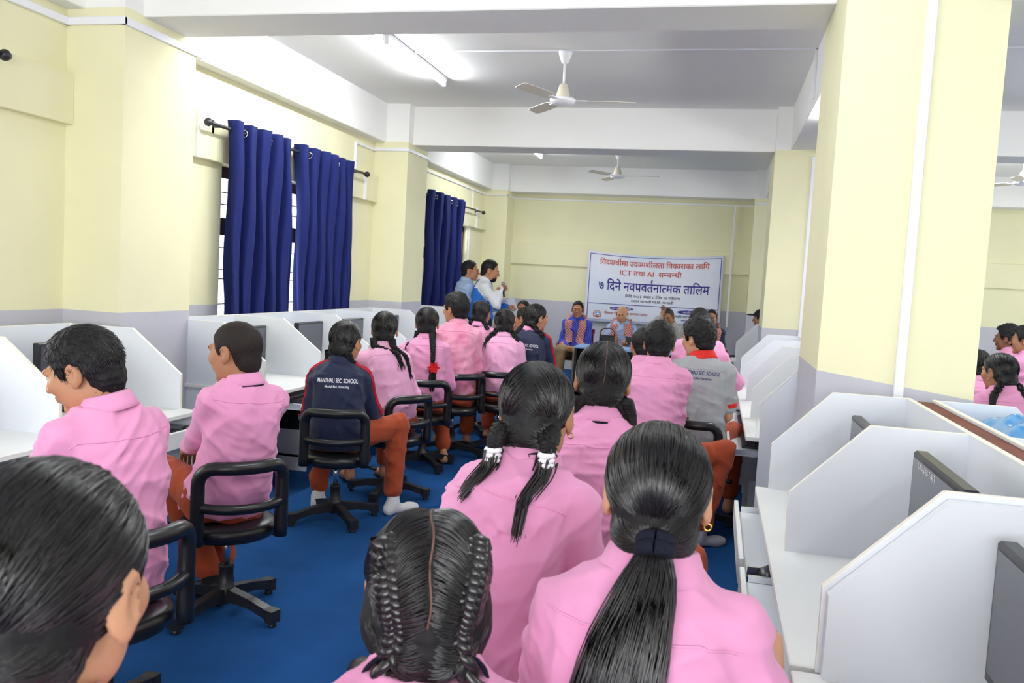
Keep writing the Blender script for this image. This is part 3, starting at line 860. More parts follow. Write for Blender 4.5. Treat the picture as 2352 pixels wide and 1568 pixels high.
def hand_mesh(pose, vox):
    """right hand: wrist at origin, fingers +Y, palm -Z, thumb towards -X"""
    key = ('hand', pose, vox)
    if key in CACHE: return CACHE[key]
    curl = {'relax': (.35, .5, .35), 'grip': (1.15, 1.35, .7), 'flat': (.08, .12, .1), 'fist': (1.35, 1.5, .9)}[pose]
    s = SDF()
    bx = (-.031, -.0105, .010, .029); by = (.086, .091, .087, .077); ln = ((.040, .024, .019), (.044, .028, .020), (.041, .026, .019), (.032, .019, .017))
    first = True
    for x, y in zip(bx, by):
        s.add(cone((x * .6, .004, 0), (x, y, .002), .0175, .0125), 0 if first else .010); first = False
    s.add(ell((-.008, .040, -.006), (.034, .040, .014)), .012)
    for i, (x, y) in enumerate(zip(bx, by)):
        p = np.array([x, y, .002]); a = 0
        for k in range(3):
            a += curl[k] * (1 + .06 * i)
            q = p + ln[i][k] * np.array([x * .8 * (1 if k == 0 else .2), math.cos(a), -math.sin(a)])
            r0, r1 = (.0092, .0084, .0076, .0068)[k:k + 2]
            s.add(cone(p, q, r0, r1), .003); p = q
    tc = {'relax': .25, 'grip': .9, 'flat': 0, 'fist': 1.1}[pose]
    t0 = np.array([-.020, .018, -.006]); t1 = np.array([-.044, .050, -.012 - .016 * tc]); t2 = t1 + .032 * np.array([-.35 + .95 * tc, .85 - .3 * tc, -.35 - .2 * tc]); t3 = t2 + .026 * np.array([-.1 + 1.0 * tc, .9 - .35 * tc, -.3])
    s.add(cone(t0, t1, .0155, .0125), .010); s.add(cone(t1, t2, .0115, .0098), .004); s.add(cone(t2, t3, .0096, .0078), .003)
    s.add(cone((0, -.05, 0), (0, .004, 0), .024, .023), .012)
    P, Q = s.mesh(vox, pad=.015)
    CACHE[key] = (P, Q)
    return P, Q

# ------------------------------------------------------------------ people: materials
def skin(name, c): return mat(name, c, 0.5, 0.35, noise=(14, 0.07), bump=(160, 0.06, 0.002), sub=0.12)
SK = {'tan': skin('skin_tan', 'b98363'), 'brown': skin('skin_brown', 'ad7a5a'), 'light': skin('skin_light', 'cb9675'), 'dark': skin('skin_dark', '8a5c44')}
M_HAIR = mat('black_hair', '161315', 0.62, 0.3, noise=(60, 0.35))
M_HAIRS = mat('black_hair_strands', '1c1819', 0.30, 0.6)
M_HAIRG = mat('greying_hair', '3b3836', 0.5, 0.4, noise=(90, 0.5))
M_STUB = mat('cropped_hair', '2b2320', 0.7, 0.25, noise=(120, 0.4), bump=(300, .4, .003))
M_PINK = mat('pink_shirt_cotton', 'e59ac3', 0.85, 0.2, noise=(5, 0.05), bump=(16, 0.10, 0.010), sheen=0.15)
M_PINK2 = mat('pale_pink_shirt_cotton', 'e8aacd', 0.85, 0.2, noise=(6, 0.06), bump=(16, 0.10, 0.010), sheen=0.15)
M_PINK3 = mat('faded_rose_shirt_cotton', 'd8799f', 0.85, 0.2, noise=(9, 0.1), col2='eaa4bd', bump=(16, 0.10, 0.010), sheen=0.15)
M_RUST = mat('rust_trouser_cloth', 'a5472a', 0.85, 0.2, noise=(7, 0.12), bump=(16, 0.10, 0.010), sheen=0.1)
M_NAVY = mat('navy_tracksuit_cloth', '1d2544', 0.7, 0.3, noise=(6, 0.12), bump=(16, 0.10, 0.010), sheen=0.15)
M_REDS = mat('red_stripe_cloth', 'b11f35', 0.7, 0.3)
M_GPOLO = mat('grey_polo_knit', 'a9abb0', 0.85, 0.2, noise=(8, 0.06), bump=(16, 0.10, 0.010))
M_REDC = mat('red_collar_knit', 'd8342f', 0.8, 0.2)
M_LBLUE = mat('light_blue_shirt', 'a9bfe6', 0.8, 0.2, noise=(7, 0.07), bump=(16, 0.10, 0.010))
M_WHITE = mat('white_shirt', 'e3e4ea', 0.8, 0.2, bump=(16, 0.10, 0.010))
M_RAG = mat('blue_jersey', '2f6fc4', 0.8, 0.2, bump=(16, 0.10, 0.010))
M_KHAKI = mat('khaki_trousers', 'a98f6c', 0.85, 0.2, bump=(16, 0.10, 0.010))
M_DKTR = mat('dark_trousers', '2c2e36', 0.85, 0.2, bump=(16, 0.10, 0.010))
M_BELT = mat('cream_belt', 'd8c8a8', 0.5, 0.4)
M_SOCKW = mat('white_sock', 'dcdada', 0.9, 0.2, bump=(120, .3, .003))
M_SOCKB = mat('black_sock', '19191c', 0.9, 0.2, bump=(120, .3, .003))
M_EYEW = mat('eye_white', 'e8e2dc', 0.3, 0.5)
M_EYED = mat('eye_dark', '20140f', 0.2, 0.5)
M_LIP = mat('lips', '9c5a4c', 0.5, 0.4)
M_TIE = mat('navy_hair_band', '161827', 0.85, 0.2, bump=(140, .6, .006))
M_WBAND = mat('white_hair_band', 'eeeef2', 0.8, 0.2, bump=(90, .5, .004))
M_REDFL = mat('red_flower_cloth', 'd81f2a', 0.7, 0.3)
M_GOLD = mat('gold_earring', 'd8b25a', 0.25, 0.5, metal=1.0)
M_PART = mat('scalp_parting', '6e5145', 0.6, 0.3)
M_PATT = mat('grey_print_shirt', 'b9b4b0', 0.8, 0.2, noise=(45, .35))
def striped(name, c1, c2, scale, axis='X', thr=.5):
    m = mat(name, c1, .8, .2, bump=(30, .25, .01)); nt = m.node_tree; b = nt.nodes['Principled BSDF']
    tc = nt.nodes.new('ShaderNodeTexCoord'); wv = nt.nodes.new('ShaderNodeTexWave'); wv.bands_direction = axis; wv.inputs['Scale'].default_value = scale; wv.inputs['Distortion'].default_value = .3
    r = nt.nodes.new('ShaderNodeValToRGB'); r.color_ramp.interpolation = 'CONSTANT'
    r.color_ramp.elements[0].color = (*lin(c1), 1); r.color_ramp.elements[1].position = thr; r.color_ramp.elements[1].color = (*lin(c2), 1)
    nt.links.new(tc.outputs['Object'], wv.inputs[0]); nt.links.new(wv.outputs[0], r.inputs[0]); nt.links.new(r.outputs[0], b.inputs['Base Color'])
    return m
M_BSTRIPE = striped('blue_striped_shirt', '3a45b0', '5a66cc', 14, 'X', .72)
M_SCARF = striped('red_white_woven_scarf', 'd9b7b0', 'c2544e', 16, 'DIAGONAL', .5)

# ------------------------------------------------------------------ people: builder
Z3 = np.array([0, 0, 1.0])
def rot_head(yaw, pitch, roll):
    cy, sy = math.cos(yaw), math.sin(yaw); cp, sp = math.cos(-pitch), math.sin(-pitch); cr, sr = math.cos(roll), math.sin(roll)
    Rz = np.array([[cy, -sy, 0], [sy, cy, 0], [0, 0, 1]]); Rx = np.array([[1, 0, 0], [0, cp, -sp], [0, sp, cp]]); Ry = np.array([[cr, 0, sr], [0, 1, 0], [-sr, 0, cr]])
    return Rz @ Rx @ Ry
def ik(S_, W_, l1, l2, pole):
    d = W_ - S_; L = np.linalg.norm(d)
    if L > (l1 + l2) * .985: W_ = S_ + d / L * (l1 + l2) * .985; d = W_ - S_; L = np.linalg.norm(d)
    u = d / L; a = (l1 ** 2 - l2 ** 2 + L ** 2) / (2 * L); h = math.sqrt(max(l1 ** 2 - a ** 2, 0))
    p = pole - u * np.dot(pole, u); p /= np.linalg.norm(p) + 1e-9
    return S_ + u * a + p * h, W_
TOR_T = np.array([-.30, -.12, 0, .2, .42, .65, .82, .91, .97, 1.03])
TOR_A = np.array([.145, .152, .150, .136, .126, .138, .142, .122, .088, .060])
TOR_B = np.array([.108, .118, .115, .100, .094, .102, .096, .082, .066, .056])
class Torso:
    def __init__(s, P, N, th0, th1, sc, bow=.03, wide=1.0):
        s.P, s.N = P, N; s.ax = (N - P); s.L = np.linalg.norm(s.ax); s.u = s.ax / s.L; s.th0, s.th1 = th0, th1; s.sc = sc; s.bow = bow; s.w = wide
    def center(s, t):
        c = s.P + s.ax * t
        th = s.th0 + (s.th1 - s.th0) * t
        f = np.array([-math.sin(th), math.cos(th), 0])
        return c - f * s.bow * 4 * max(0, t) * (1 - min(t, 1))
    def frame(s, t):
        th = s.th0 + (s.th1 - s.th0) * min(max(t, 0), 1)
        f = np.array([-math.sin(th), math.cos(th), 0]); f = f - s.u * np.dot(f, s.u); f /= np.linalg.norm(f)
        return np.cross(f, s.u), f
    def ab(s, t): return np.interp(t, TOR_T, TOR_A) * s.sc * s.w, np.interp(t, TOR_T, TOR_B) * s.sc
    def surf(s, t, ang, off=0.0):
        """ang 0 = right side, 90 = front, 270 = back"""
        r, f = s.frame(t); a, b = s.ab(t)
        return s.center(t) + r * (a + off) * math.cos(ang) + f * (b + off) * math.sin(ang)
    def prim(s, off, t0, t1, puff=None):
        P, u, L = s.P, s.u, s.L
        def fn(X, Y, Z):
            px, py, pz = X - P[0], Y - P[1], Z - P[2]
            t = (px * u[0] + py * u[1] + pz * u[2]) / L
            tc = np.clip(t, 0, 1); th = s.th0 + (s.th1 - s.th0) * tc
            fx, fy = -np.sin(th), np.cos(th)
            bw = s.bow * 4 * np.clip(t, 0, 1) * (1 - tc)
            cx, cy, cz = px - u[0] * L * t + fx * bw, py - u[1] * L * t + fy * bw, pz - u[2] * L * t
            rx = cx * fy - cy * fx * 1.0
            rx = cx * np.cos(th) + cy * np.sin(th)
            ry = cx * fx + cy * fy
            rz = cz
            ry = np.sign(ry) * np.sqrt(ry ** 2 + rz ** 2)
            a = np.interp(t, TOR_T, TOR_A) * s.sc * s.w + off; b = np.interp(t, TOR_T, TOR_B) * s.sc + off
            if puff is not None:
                e = np.interp(t, puff[0], puff[1]); a = a + e; b = b + e
            q = (np.abs(rx / a) ** 2.4 + np.abs(ry / b) ** 2.4) ** (1 / 2.4)
            d = (q - 1) * np.minimum(a, b)
            return np.maximum(np.maximum(d, (t0 - t) * L), (t - t1) * L)
        c0, c1 = P + s.ax * t0, P + s.ax * t1
        m = .24 * s.sc
        return fn, np.minimum(c0, c1) - m, np.maximum(c0, c1) + m
def folds(seed, amp, P, u):
    """sharp-crested creases in patches: mostly slanting, as cotton pulls over a bent body"""
    r = np.random.default_rng(seed); W = []
    for i in range(7):
        d = r.normal(size=3) * np.array([.8, .8, 1.3]); d /= np.linalg.norm(d)
        W.append((d * r.uniform(16, 40), r.uniform(0, 6.28), r.normal(size=3) * 7, r.normal(size=3) * 7, r.uniform(0, 6.28)))
    def fn(X, Y, Z):
        o = 0
        for k, p, e, g, h in W:
            c = np.abs(np.sin(X * k[0] + Y * k[1] + Z * k[2] + p + 1.1 * np.sin(X * e[0] + Y * e[1] + Z * e[2] + p)))
            m = np.clip(np.sin(X * g[0] + Y * g[1] + Z * g[2] + h) - .05, 0, 1)
            o = o + m * (1 - c) ** 2
        return -amp * o
    return fn
def project_text(body, size, obj_parent, B, bvh, org, right, up, inward, m, name, off=.0025, bold=.004, squeeze=.6):
    c = bpy.data.curves.new('lettering', 'FONT'); c.body = body; c.size = size; c.align_x = 'CENTER'; c.offset = bold * size
    o = bpy.data.objects.new('tmp', c); COL.objects.link(o)
    dg = bpy.context.evaluated_depsgraph_get(); me = bpy.data.meshes.new_from_object(o.evaluated_get(dg))
    bpy.data.objects.remove(o)
    for v in me.vertices:
        p = org + right * v.co.x * squeeze + up * v.co.y - inward * .3
        hit = bvh.ray_cast(Vector(p), Vector(inward), .8)
        if hit[0] is not None: v.co = Vector(np.array(hit[0]) - inward * off)
        else: v.co = Vector(p + inward * .3)
    me.transform(Matrix.Translation((-B[0], -B[1], 0)))
    return new_obj(name, me, m, obj_parent)

HEAD_C = np.array([0, -.014, .030]); HEAD_R = np.array([.074, .094, .083])
HAIR_O = np.array([0, -.030, .005])
def ray_ell(U, c, r):
    """distance from HAIR_O along U to the far side of an ellipsoid (0 if missed)"""
    o = (HAIR_O - c) / r; d = U / r
    A = (d * d).sum(-1); Bq = (d * o).sum(-1); Cq = (o * o).sum() - 1; disc = Bq * Bq - A * Cq
    return np.where(disc > 0, (-Bq + np.sqrt(np.maximum(disc, 0))) / A, 0)
def hair_surf(U, lift, full=False):
    L = lift if np.ndim(lift) else np.full(U.shape[:-1], lift)
    r1 = ray_ell(U, HEAD_C, HEAD_R + .0105); r2 = ray_ell(U, np.array([0, -.058, -.045]), np.array([.068, .052, .055]))
    if full: r2 = np.maximum(r2, ray_ell(U, np.array([0, -.020, -.030]), np.array([.092, .070, .072])) + .002)
    k = .012; h = np.clip(.5 + .5 * (r1 - r2) / k, 0, 1); R = r2 * (1 - h) + r1 * h + k * h * (1 - h)
    return HAIR_O + U * (R + L)[..., None]
def scalp_ok(U, full=False):
    p = hair_surf(U, 0.0, full)
    if full: return p[:, 2] > np.interp(p[:, 1], [-.16, -.07, -.04, .0, .03, .05, .062, .078, .10, .14], [-.104, -.104, -.094, -.074, -.048, .0, .05, .070, .076, .076]) + .002
    h = np.interp(p[:, 1], [-.16, -.07, -.04, .0, .03, .05, .062, .078, .10, .14], [-.10, -.098, -.065, -.012, -.004, .02, .05, .070, .076, .076])
    return p[:, 2] > h + .002
def strands_cap(n, targets, rng, lift=.003, rad=.0011, K=12, wav=0.0):
    """strands combed over the hair surface from their root to a gathering point; targets: directions (one, or left/right)"""
    U = rng.normal(size=(n * 3, 3)); U /= np.linalg.norm(U, axis=1)[:, None]; U = U[scalp_ok(U)][:n]
    T = np.zeros_like(U)
    if len(targets) == 1: T[:] = targets[0]
    else: T[:] = np.where((U[:, :1] > 0), targets[1], targets[0])
    T = T + rng.normal(size=T.shape) * .06; T /= np.linalg.norm(T, axis=1)[:, None]
    om = np.arccos(np.clip((U * T).sum(1), -1, 1)); t = np.linspace(0, 1, K)
    so = np.sin(om) + 1e-6
    A = np.sin((1 - t)[None] * om[:, None]) / so[:, None]; Bc = np.sin(t[None] * om[:, None]) / so[:, None]
    D = A[..., None] * U[:, None] + Bc[..., None] * T[:, None]; D /= np.linalg.norm(D, axis=2)[..., None]
    off = lift * np.sin(np.pi * np.clip(t * 1.02, 0, 1))[None] + rng.normal(size=(len(U), 1)) * .0009 - .0004
    P = hair_surf(D, np.broadcast_to(off, D.shape[:2])) + wav * np.sin(t * 20)[None, :, None] * rng.normal(size=(len(U), 1, 3))
    R = rad * (.75 + .5 * rng.random((len(U), 1))) * np.clip(np.minimum(t * 6 + .3, 1), 0, 1)[None]
    return tubes_np(P, np.broadcast_to(R, (len(U), K)).copy(), 3)
def braid(path, w, turns, rng, tuft=.06, n=10):
    """three interleaved strands along a path, with a loose tuft"""
    P = np.asarray(path, float); kk = np.linspace(0, 1, len(P)); K = max(24, int(turns * 12))
    t = np.linspace(0, 1, K); C = np.stack([np.interp(t, kk, P[:, i]) for i in range(3)], -1)
    for _ in range(6): C[1:-1] = (C[:-2] + 2 * C[1:-1] + C[2:]) / 4
    T = np.gradient(C, axis=0); T /= np.linalg.norm(T, axis=1)[:, None]
    ref = np.array([1.0, 0.15, 0]); N = ref - T * (T @ ref)[:, None]; N /= np.linalg.norm(N, axis=1)[:, None]; Bn = np.cross(T, N)
    taper = 1 - .45 * t
    out = []
    for k in range(3):
        ph = 2 * np.pi * (turns * t + k / 3)
        Q = C + N * (w * .52 * taper * np.sin(ph))[:, None] + Bn * (w * .30 * taper * np.sin(2 * ph))[:, None]
        out.append(tubes_np(Q[None], (w * .40 * taper)[None], n))
    m = 26; e = C[-1]; d = T[-1] * .7 - Z3 * .3
    tt = np.linspace(0, 1, 6); R_ = rng.normal(size=(m, 1, 3)) * w * .35
    pp = e + d * (tuft * tt[None, :, None]) * rng.uniform(.6, 1.15, (m, 1, 1)) + R_ * (np.sin(tt * 2.2)[None, :, None] * .9 + .25)
    out.append(tubes_np(pp, np.broadcast_to((w * .10 * (1 - .85 * tt))[None], (m, 6)).copy(), 4))
    return join(out)
def ring_tube(c, axis, r, tr, n=20, sides=8, squash=1.0):
    axis = axis / np.linalg.norm(axis); ref = np.array([1.0, 0, 0]) if abs(axis[0]) < .8 else np.array([0, 1.0, 0])
    a = np.cross(axis, ref); a /= np.linalg.norm(a); b = np.cross(axis, a)
    an = np.linspace(0, 2 * np.pi, n + 1)
    P = c + r * (np.cos(an)[:, None] * a + np.sin(an)[:, None] * b)
    return tubes_np(P[None], np.full((1, n + 1), tr), sides)
PEOPLE = {}
def person(key, label, head, yaw, D, hs=1.0, tw=0.0, hy=None, hp=0.1, hr=0.0, lean=(0.06, 0.0), seat=.42, stand=False, sc=1.0, male=True, tone='tan',
           shirt=None, trousers=None, sleeve='long', arms=('lap', 'lap'), hair='short', hairmat=None, legs=None, sock=None, face=False, collar=True, collar_mat=None,
           tucked=True, bow=.035, belt=False, cord=False, hem=0.0, cat='person', seed=None, strands=0, hands=('relax', 'relax'), bot=None, seam=True, sleeve_mat=None, neck=0.0):
    rng = np.random.default_rng(sum(ord(c) * (i + 3) for i, c in enumerate(key)) if seed is None else seed)
    shirt = shirt or M_PINK; trousers = trousers or M_RUST
    hy = yaw if hy is None else hy
    yaw_r, tw_r = math.radians(yaw), math.radians(yaw + tw)
    f = np.array([-math.sin(yaw_r), math.cos(yaw_r), 0]); r = np.array([math.cos(yaw_r), math.sin(yaw_r), 0])
    f2 = np.array([-math.sin(tw_r), math.cos(tw_r), 0]); r2 = np.array([math.cos(tw_r), math.sin(tw_r), 0])
    Hc = np.array(head, float); Rh = rot_head(math.radians(hy), hp, hr)
    N = Hc + Rh @ np.array([0, -.035, -.095]) * hs + np.array([0, 0, -.013 + neck]) * hs
    P = np.array([N[0], N[1], 0]) - lean[0] * f - lean[1] * r; P[2] = (.93 * sc) if stand else seat + .095
    B = np.array([P[0], P[1], 0.0])
    root = thing('person', label, cat, tuple(B), 0)
    vox_h = .0032 if D < 3.2 else .0045
    vox = min(max(D * .0019, .0056), .0125)
    def put(n, m, v, q, smooth=True, parent=None, split=None):
        me = mesh_np(n, v - B, q, smooth=smooth)
        o_ = new_obj(n, me, m, parent or root)
        if split is not None:
            mi = np.zeros(len(q), np.int32); mi[split:] = 1; me.polygons.foreach_set('material_index', mi)
        return o_
    T = Torso(P, N, yaw_r, tw_r, sc, bow, 1.0 if male else .94)
    # --- arms
    sw = (.146 if male else .132) * sc
    ARM = []
    for i, sgn in enumerate((-1, 1)):
        Sj = N + np.array([0, 0, -.098 * sc]) + r2 * sgn * sw - f2 * .008
        a = arms[i]; l1, l2 = .275 * sc, .245 * sc
        pole = r * sgn * .5 - f * .5 - Z3 * .8
        if a == 'lap': Wt = P + f * .27 * sc + r * sgn * .07 + Z3 * .075
        elif a == 'knee': Wt = P + f * .36 * sc + r * sgn * .14 + Z3 * .085
        elif a == 'cross': Wt = T.center(.45) + f2 * .20 * sc - r2 * sgn * .05 + Z3 * .01 * sgn
        elif a == 'side': Wt = Sj + np.array([0, 0, -.50 * sc]) + r * sgn * .03 + f * .04
        elif a == 'desk': Wt = P + f * .40 * sc + r * sgn * .16 + Z3 * .20; pole = r * sgn * .9 - Z3 * .6
        else:
            Wt = np.array(a[:3], float)
            if len(a) > 3: pole = np.array(a[3:6], float)
        E, Wt = ik(Sj, Wt, l1, l2, pole)
        ARM.append((Sj, E, Wt, sgn))
    # --- legs
    LEG = []
    for i, sgn in enumerate((-1, 1)):
        Hj = P + r * sgn * .088 * sc - Z3 * .01
        if stand:
            K = Hj + f * .02 + r * sgn * .01 - Z3 * .42 * sc; A = K - Z3 * (K[2] - .08) - f * .02; ft = f
        else:
            kk = legs[i] if legs else (sgn * .13, .40, 0.0, 0.0)       # knee: right, forward; ankle offset: right, forward
            K = P + r * kk[0] * sc + f * kk[1] * sc + Z3 * (.035 + (kk[4] if len(kk) > 4 else 0))
            A = np.array([K[0], K[1], .075]) + r * kk[2] + f * kk[3]; ft = f
            if len(kk) > 5: ft = np.array([-math.sin(math.radians(kk[5])), math.cos(math.radians(kk[5])), 0])
        LEG.append((Hj, K, A, ft))
    # --- body (skin): inner torso and limbs, neck, head, hands, feet in one mesh
    parts = []
    b = SDF(); b.add(T.prim(-.018, -.10, .95))
    for Sj, E, Wt, sgn in ARM:
        b.add(cone(Sj, E, .042 * sc, .036 * sc), .03); b.add(cone(E, Wt, .036 * sc, .026 * sc), .01)
    for Hj, K, A, ft in LEG:
        b.add(cone(Hj, K, .066 * sc, .048 * sc), .02); b.add(cone(K, A, .045 * sc, .033 * sc), .01)
    bv = .016 if sleeve != 'long' else .022
    if D > 6: bv = .026
    parts.append(b.mesh(bv))
    hp_, hq_ = head_mesh(vox_h, male)
    parts.append((Hc + (hp_ * hs) @ Rh.T, hq_))
    parts.append(lathe_np(Hc + Rh @ np.array([0, -.03, -.085]) * hs, N - T.u * .02, .051 * hs if male else .046 * hs, .058 * sc, 18))
    for i, (Sj, E, Wt, sgn) in enumerate(ARM):
        if hands[i] is None: continue
        hv, hq = hand_mesh(hands[i] if isinstance(hands[i], str) else hands[i][0], .0036 if D < 6 else .006)
        y = Wt - E; y /= np.linalg.norm(y)
        zup = Z3 if isinstance(hands[i], str) else np.array(hands[i][1], float)
        if not isinstance(hands[i], str) and len(hands[i]) > 2: y = np.array(hands[i][2], float); y /= np.linalg.norm(y)
        z = zup - y * (zup @ y)
        if np.linalg.norm(z) < .1: z = f - y * (f @ y)
        z /= np.linalg.norm(z); x = np.cross(y, z)
        h = hv * sc * 1.02
        if sgn < 0: h = h * np.array([-1, 1, 1]); hq = hq[:, ::-1]
        parts.append((Wt + h[:, :1] * x + h[:, 1:2] * y + h[:, 2:3] * z, hq))
    for Hj, K, A, ft in LEG:
        if sock is None:
            s = SDF(); s.add(cone(A, A - Z3 * .03 - ft * .02, .036 * sc, .034)); toe = A + ft * .15 * sc; toe[2] = .024
            s.add(cone(A - Z3 * .035 + ft * .0, toe, .032 * sc, .022), .03); s.add(cone(toe - ft * .03, toe + ft * .02, .030, .018), .02)
            parts.append(s.mesh(.010 if D < 6 else .016))
    v, q = join(parts)
    body = put('body', SK[tone], v, q)
    # --- shirt
    s = SDF(); t0 = -.02 if tucked else -.13
    if stand: t0 = -.02 if tucked else -.16
    t0 += hem
    s.add(T.prim(.011, t0, .985, ([t0, t0 + .06, .12, .4, .75, 1], [.006 if tucked else .012, .020, .024, .016, .006, 0])))
    for Sj, E, Wt, sgn in ARM:
        Sj_in = N - T.u * .068 * sc + r2 * sgn * .055 * sc
        s.add(cone(Sj_in, Sj, .046 * sc, .055 * sc), .03)
        s.add(cone(Sj, E, .055 * sc, .047 * sc), .03)
        if sleeve == 'long': s.add(cone(E, Wt - (Wt - E) * .03, .047 * sc, .034 * sc), .02)
        elif sleeve == 'roll': s.add(cone(E, E + (Wt - E) * .62, .047 * sc, .043 * sc), .02)
    if sleeve == 'short':
        s2 = SDF()
        s.p = s.p[:1]
        for Sj, E, Wt, sgn in ARM:
            Sj_in = N - T.u * .068 * sc + r2 * sgn * .055 * sc
            s.add(cone(Sj_in, Sj, .046 * sc, .055 * sc), .03); s.add(cone(Sj, Sj + (E - Sj) * .72, .056 * sc, .056 * sc), .03)
    fo = folds(int(rng.integers(1000)), .0095, P, T.u)
    fo2 = folds(int(rng.integers(1000)), .0050, P, T.u)
    def post(Dd, X, Y, Z):
        m = np.abs(Dd) < .05
        w = np.zeros_like(Dd)
        Xb, Yb, Zb = np.broadcast_arrays(X, Y, Z)
        w[m] = fo(Xb[m], Yb[m], Zb[m]) + fo2(Xb[m] * 1.7, Yb[m] * 1.7, Zb[m] * 1.7)
        return Dd + w
    v, q = s.mesh(vox, post); v = relax(v, q, 1, .3)
    so = put('shirt' if shirt not in (M_NAVY,) else 'jacket', shirt, v, q)
    bvh = BVHTree.FromPolygons(v.tolist(), q.tolist())
    if sleeve_mat is not None:
        fc = v[q].mean(1); arm = np.zeros(len(fc), bool)
        for Sj, E, Wt, sgn in ARM:
            for a_, b_ in ((Sj, E), (E, Wt)):
                ab = b_ - a_; tt_ = np.clip(((fc - a_) @ ab) / (ab @ ab), 0, 1); dd = np.linalg.norm(fc - a_ - tt_[:, None] * ab, axis=1)
                arm |= (dd < .082 * sc) & (((fc - P) @ r2) * sgn > .085)
            top = (fc[:, 2] > N[2] - .12) & (((fc - P) @ r2) * sgn > .07); arm |= top
        so.data.materials.append(sleeve_mat); so.data.polygons.foreach_set('material_index', arm.astype(np.int32)); so.data.update()
    if seam and D < 9:
        pts = []
        for a in np.linspace(math.radians(196), math.radians(344), 40):
            p = T.surf(.83 - .02 * math.sin(a), a, .02); h_ = bvh.find_nearest(Vector(p))
            pts.append(np.array(h_[0]) + np.array(h_[1]) * .0004)
        put('yoke_seam', shirt, *tubes_np(np.array(pts)[None], np.full((1, 40), .0024), 5))
    # --- trousers
    s = SDF(); s.add(T.prim(.014, -.16 if not stand else -.14, .05 if tucked else -.02))
    for Hj, K, A, ft in LEG:
        s.add(ell(Hj + f * .02, (.105 * sc, .105 * sc, .10 * sc)), .03)
        s.add(cone(Hj, K, .098 * sc, .070 * sc), .03)
        hemz = A + (K - A) * (.16 if bot is None else bot)
        s.add(cone(K, hemz, .070 * sc, .056 * sc), .02)
    fo3 = folds(int(rng.integers(1000)), .009, P, T.u)
    def post2(Dd, X, Y, Z):
        m = np.abs(Dd) < .05; w = np.zeros_like(Dd); Xb, Yb, Zb = np.broadcast_arrays(X, Y, Z)
        w[m] = fo3(Xb[m] * 1.3, Yb[m] * 1.3, Zb[m]); Dd = Dd + w
        if not stand: Dd = np.maximum(Dd, (seat + .0) - Z - .0 if False else Dd)
        return Dd
    v2, q2 = s.mesh(min(vox * 1.3, .02), post2)
    put('trousers', trousers, v2, q2)
    if belt:
        an = np.linspace(0, 2 * math.pi, 41)
        pb = np.stack([T.surf(.035, a, .028) for a in an]); 
        put('belt', M_BELT, *tubes_np(pb[None], np.full((1, 41), .011), 6))
    # --- socks
    if sock is not None:
        for Hj, K, A, ft in LEG:
            s = SDF(); s.add(cone(A + (K - A) * .26, A, .038 * sc, .040 * sc)); toe = A + ft * .15 * sc; toe[2] = .030
            heel = A - ft * .025; heel[2] = .034
            s.add(cone(A, heel, .038, .032), .02); s.add(cone(heel, toe, .034 * sc, .026), .03); s.add(cone(toe - ft * .03, toe + ft * .02, .034, .022), .02)
            put('sock', sock, *s.mesh(.009 if D < 6 else .014))
    # --- collar
    if collar:
        up = (Hc + Rh @ np.array([0, -.03, -.085]) * hs) - N; up /= np.linalg.norm(up); up = up * .65 + T.u * .35; up /= np.linalg.norm(up)
        ff = f2 - up * (f2 @ up); ff /= np.linalg.norm(ff); rr = np.cross(ff, up)
        na = 37; A_ = np.linspace(math.radians(-68), math.radians(248), na)    # gap at the front (90+-...)
        A_ = np.linspace(math.radians(112), math.radians(428), na)
        rows = []
        k_ = 1.0 * sc
        for (ra, rb, h) in ((.068, .066, -.012), (.064, .062, .034), (.066, .064, .042), (.072, .070, .038), (.084, .082, .006), (.090, .088, -.008), (.087, .085, -.010)):
            row_ = []
            for a in A_:
                e = max(0, math.cos(a - HP))       # 1 at the front
                pt = N + up * (h - .012 - (.030 * e ** 3 if h < 0.01 else .008 * e)) * k_ + rr * math.cos(a) * ra * k_ + ff * (math.sin(a) * rb * k_ + (.016 * e ** 2 if h < .01 else .0))
                row_.append(pt)
            rows.append(row_)
        G = np.array(rows); id_ = np.arange(G.shape[0] * na).reshape(G.shape[0], na)
        qq = np.stack([id_[:-1, :-1], id_[:-1, 1:], id_[1:, 1:], id_[1:, :-1]], -1).reshape(-1, 4)
        co = put('collar', collar_mat or shirt, G.reshape(-1, 3), qq)
        md = co.modifiers.new('t', 'SOLIDIFY'); md.thickness = .003
        if cord:
            pc = np.stack([N + up * (-.027) * k_ + rr * math.cos(a) * .090 * k_ + ff * (math.sin(a) * .088) * k_ for a in A_])
            put('neck_cord', M_TIE, *tubes_np(pc[None], np.full((1, na), .0035), 6))
    # --- hair
    hm = hairmat or M_HAIR
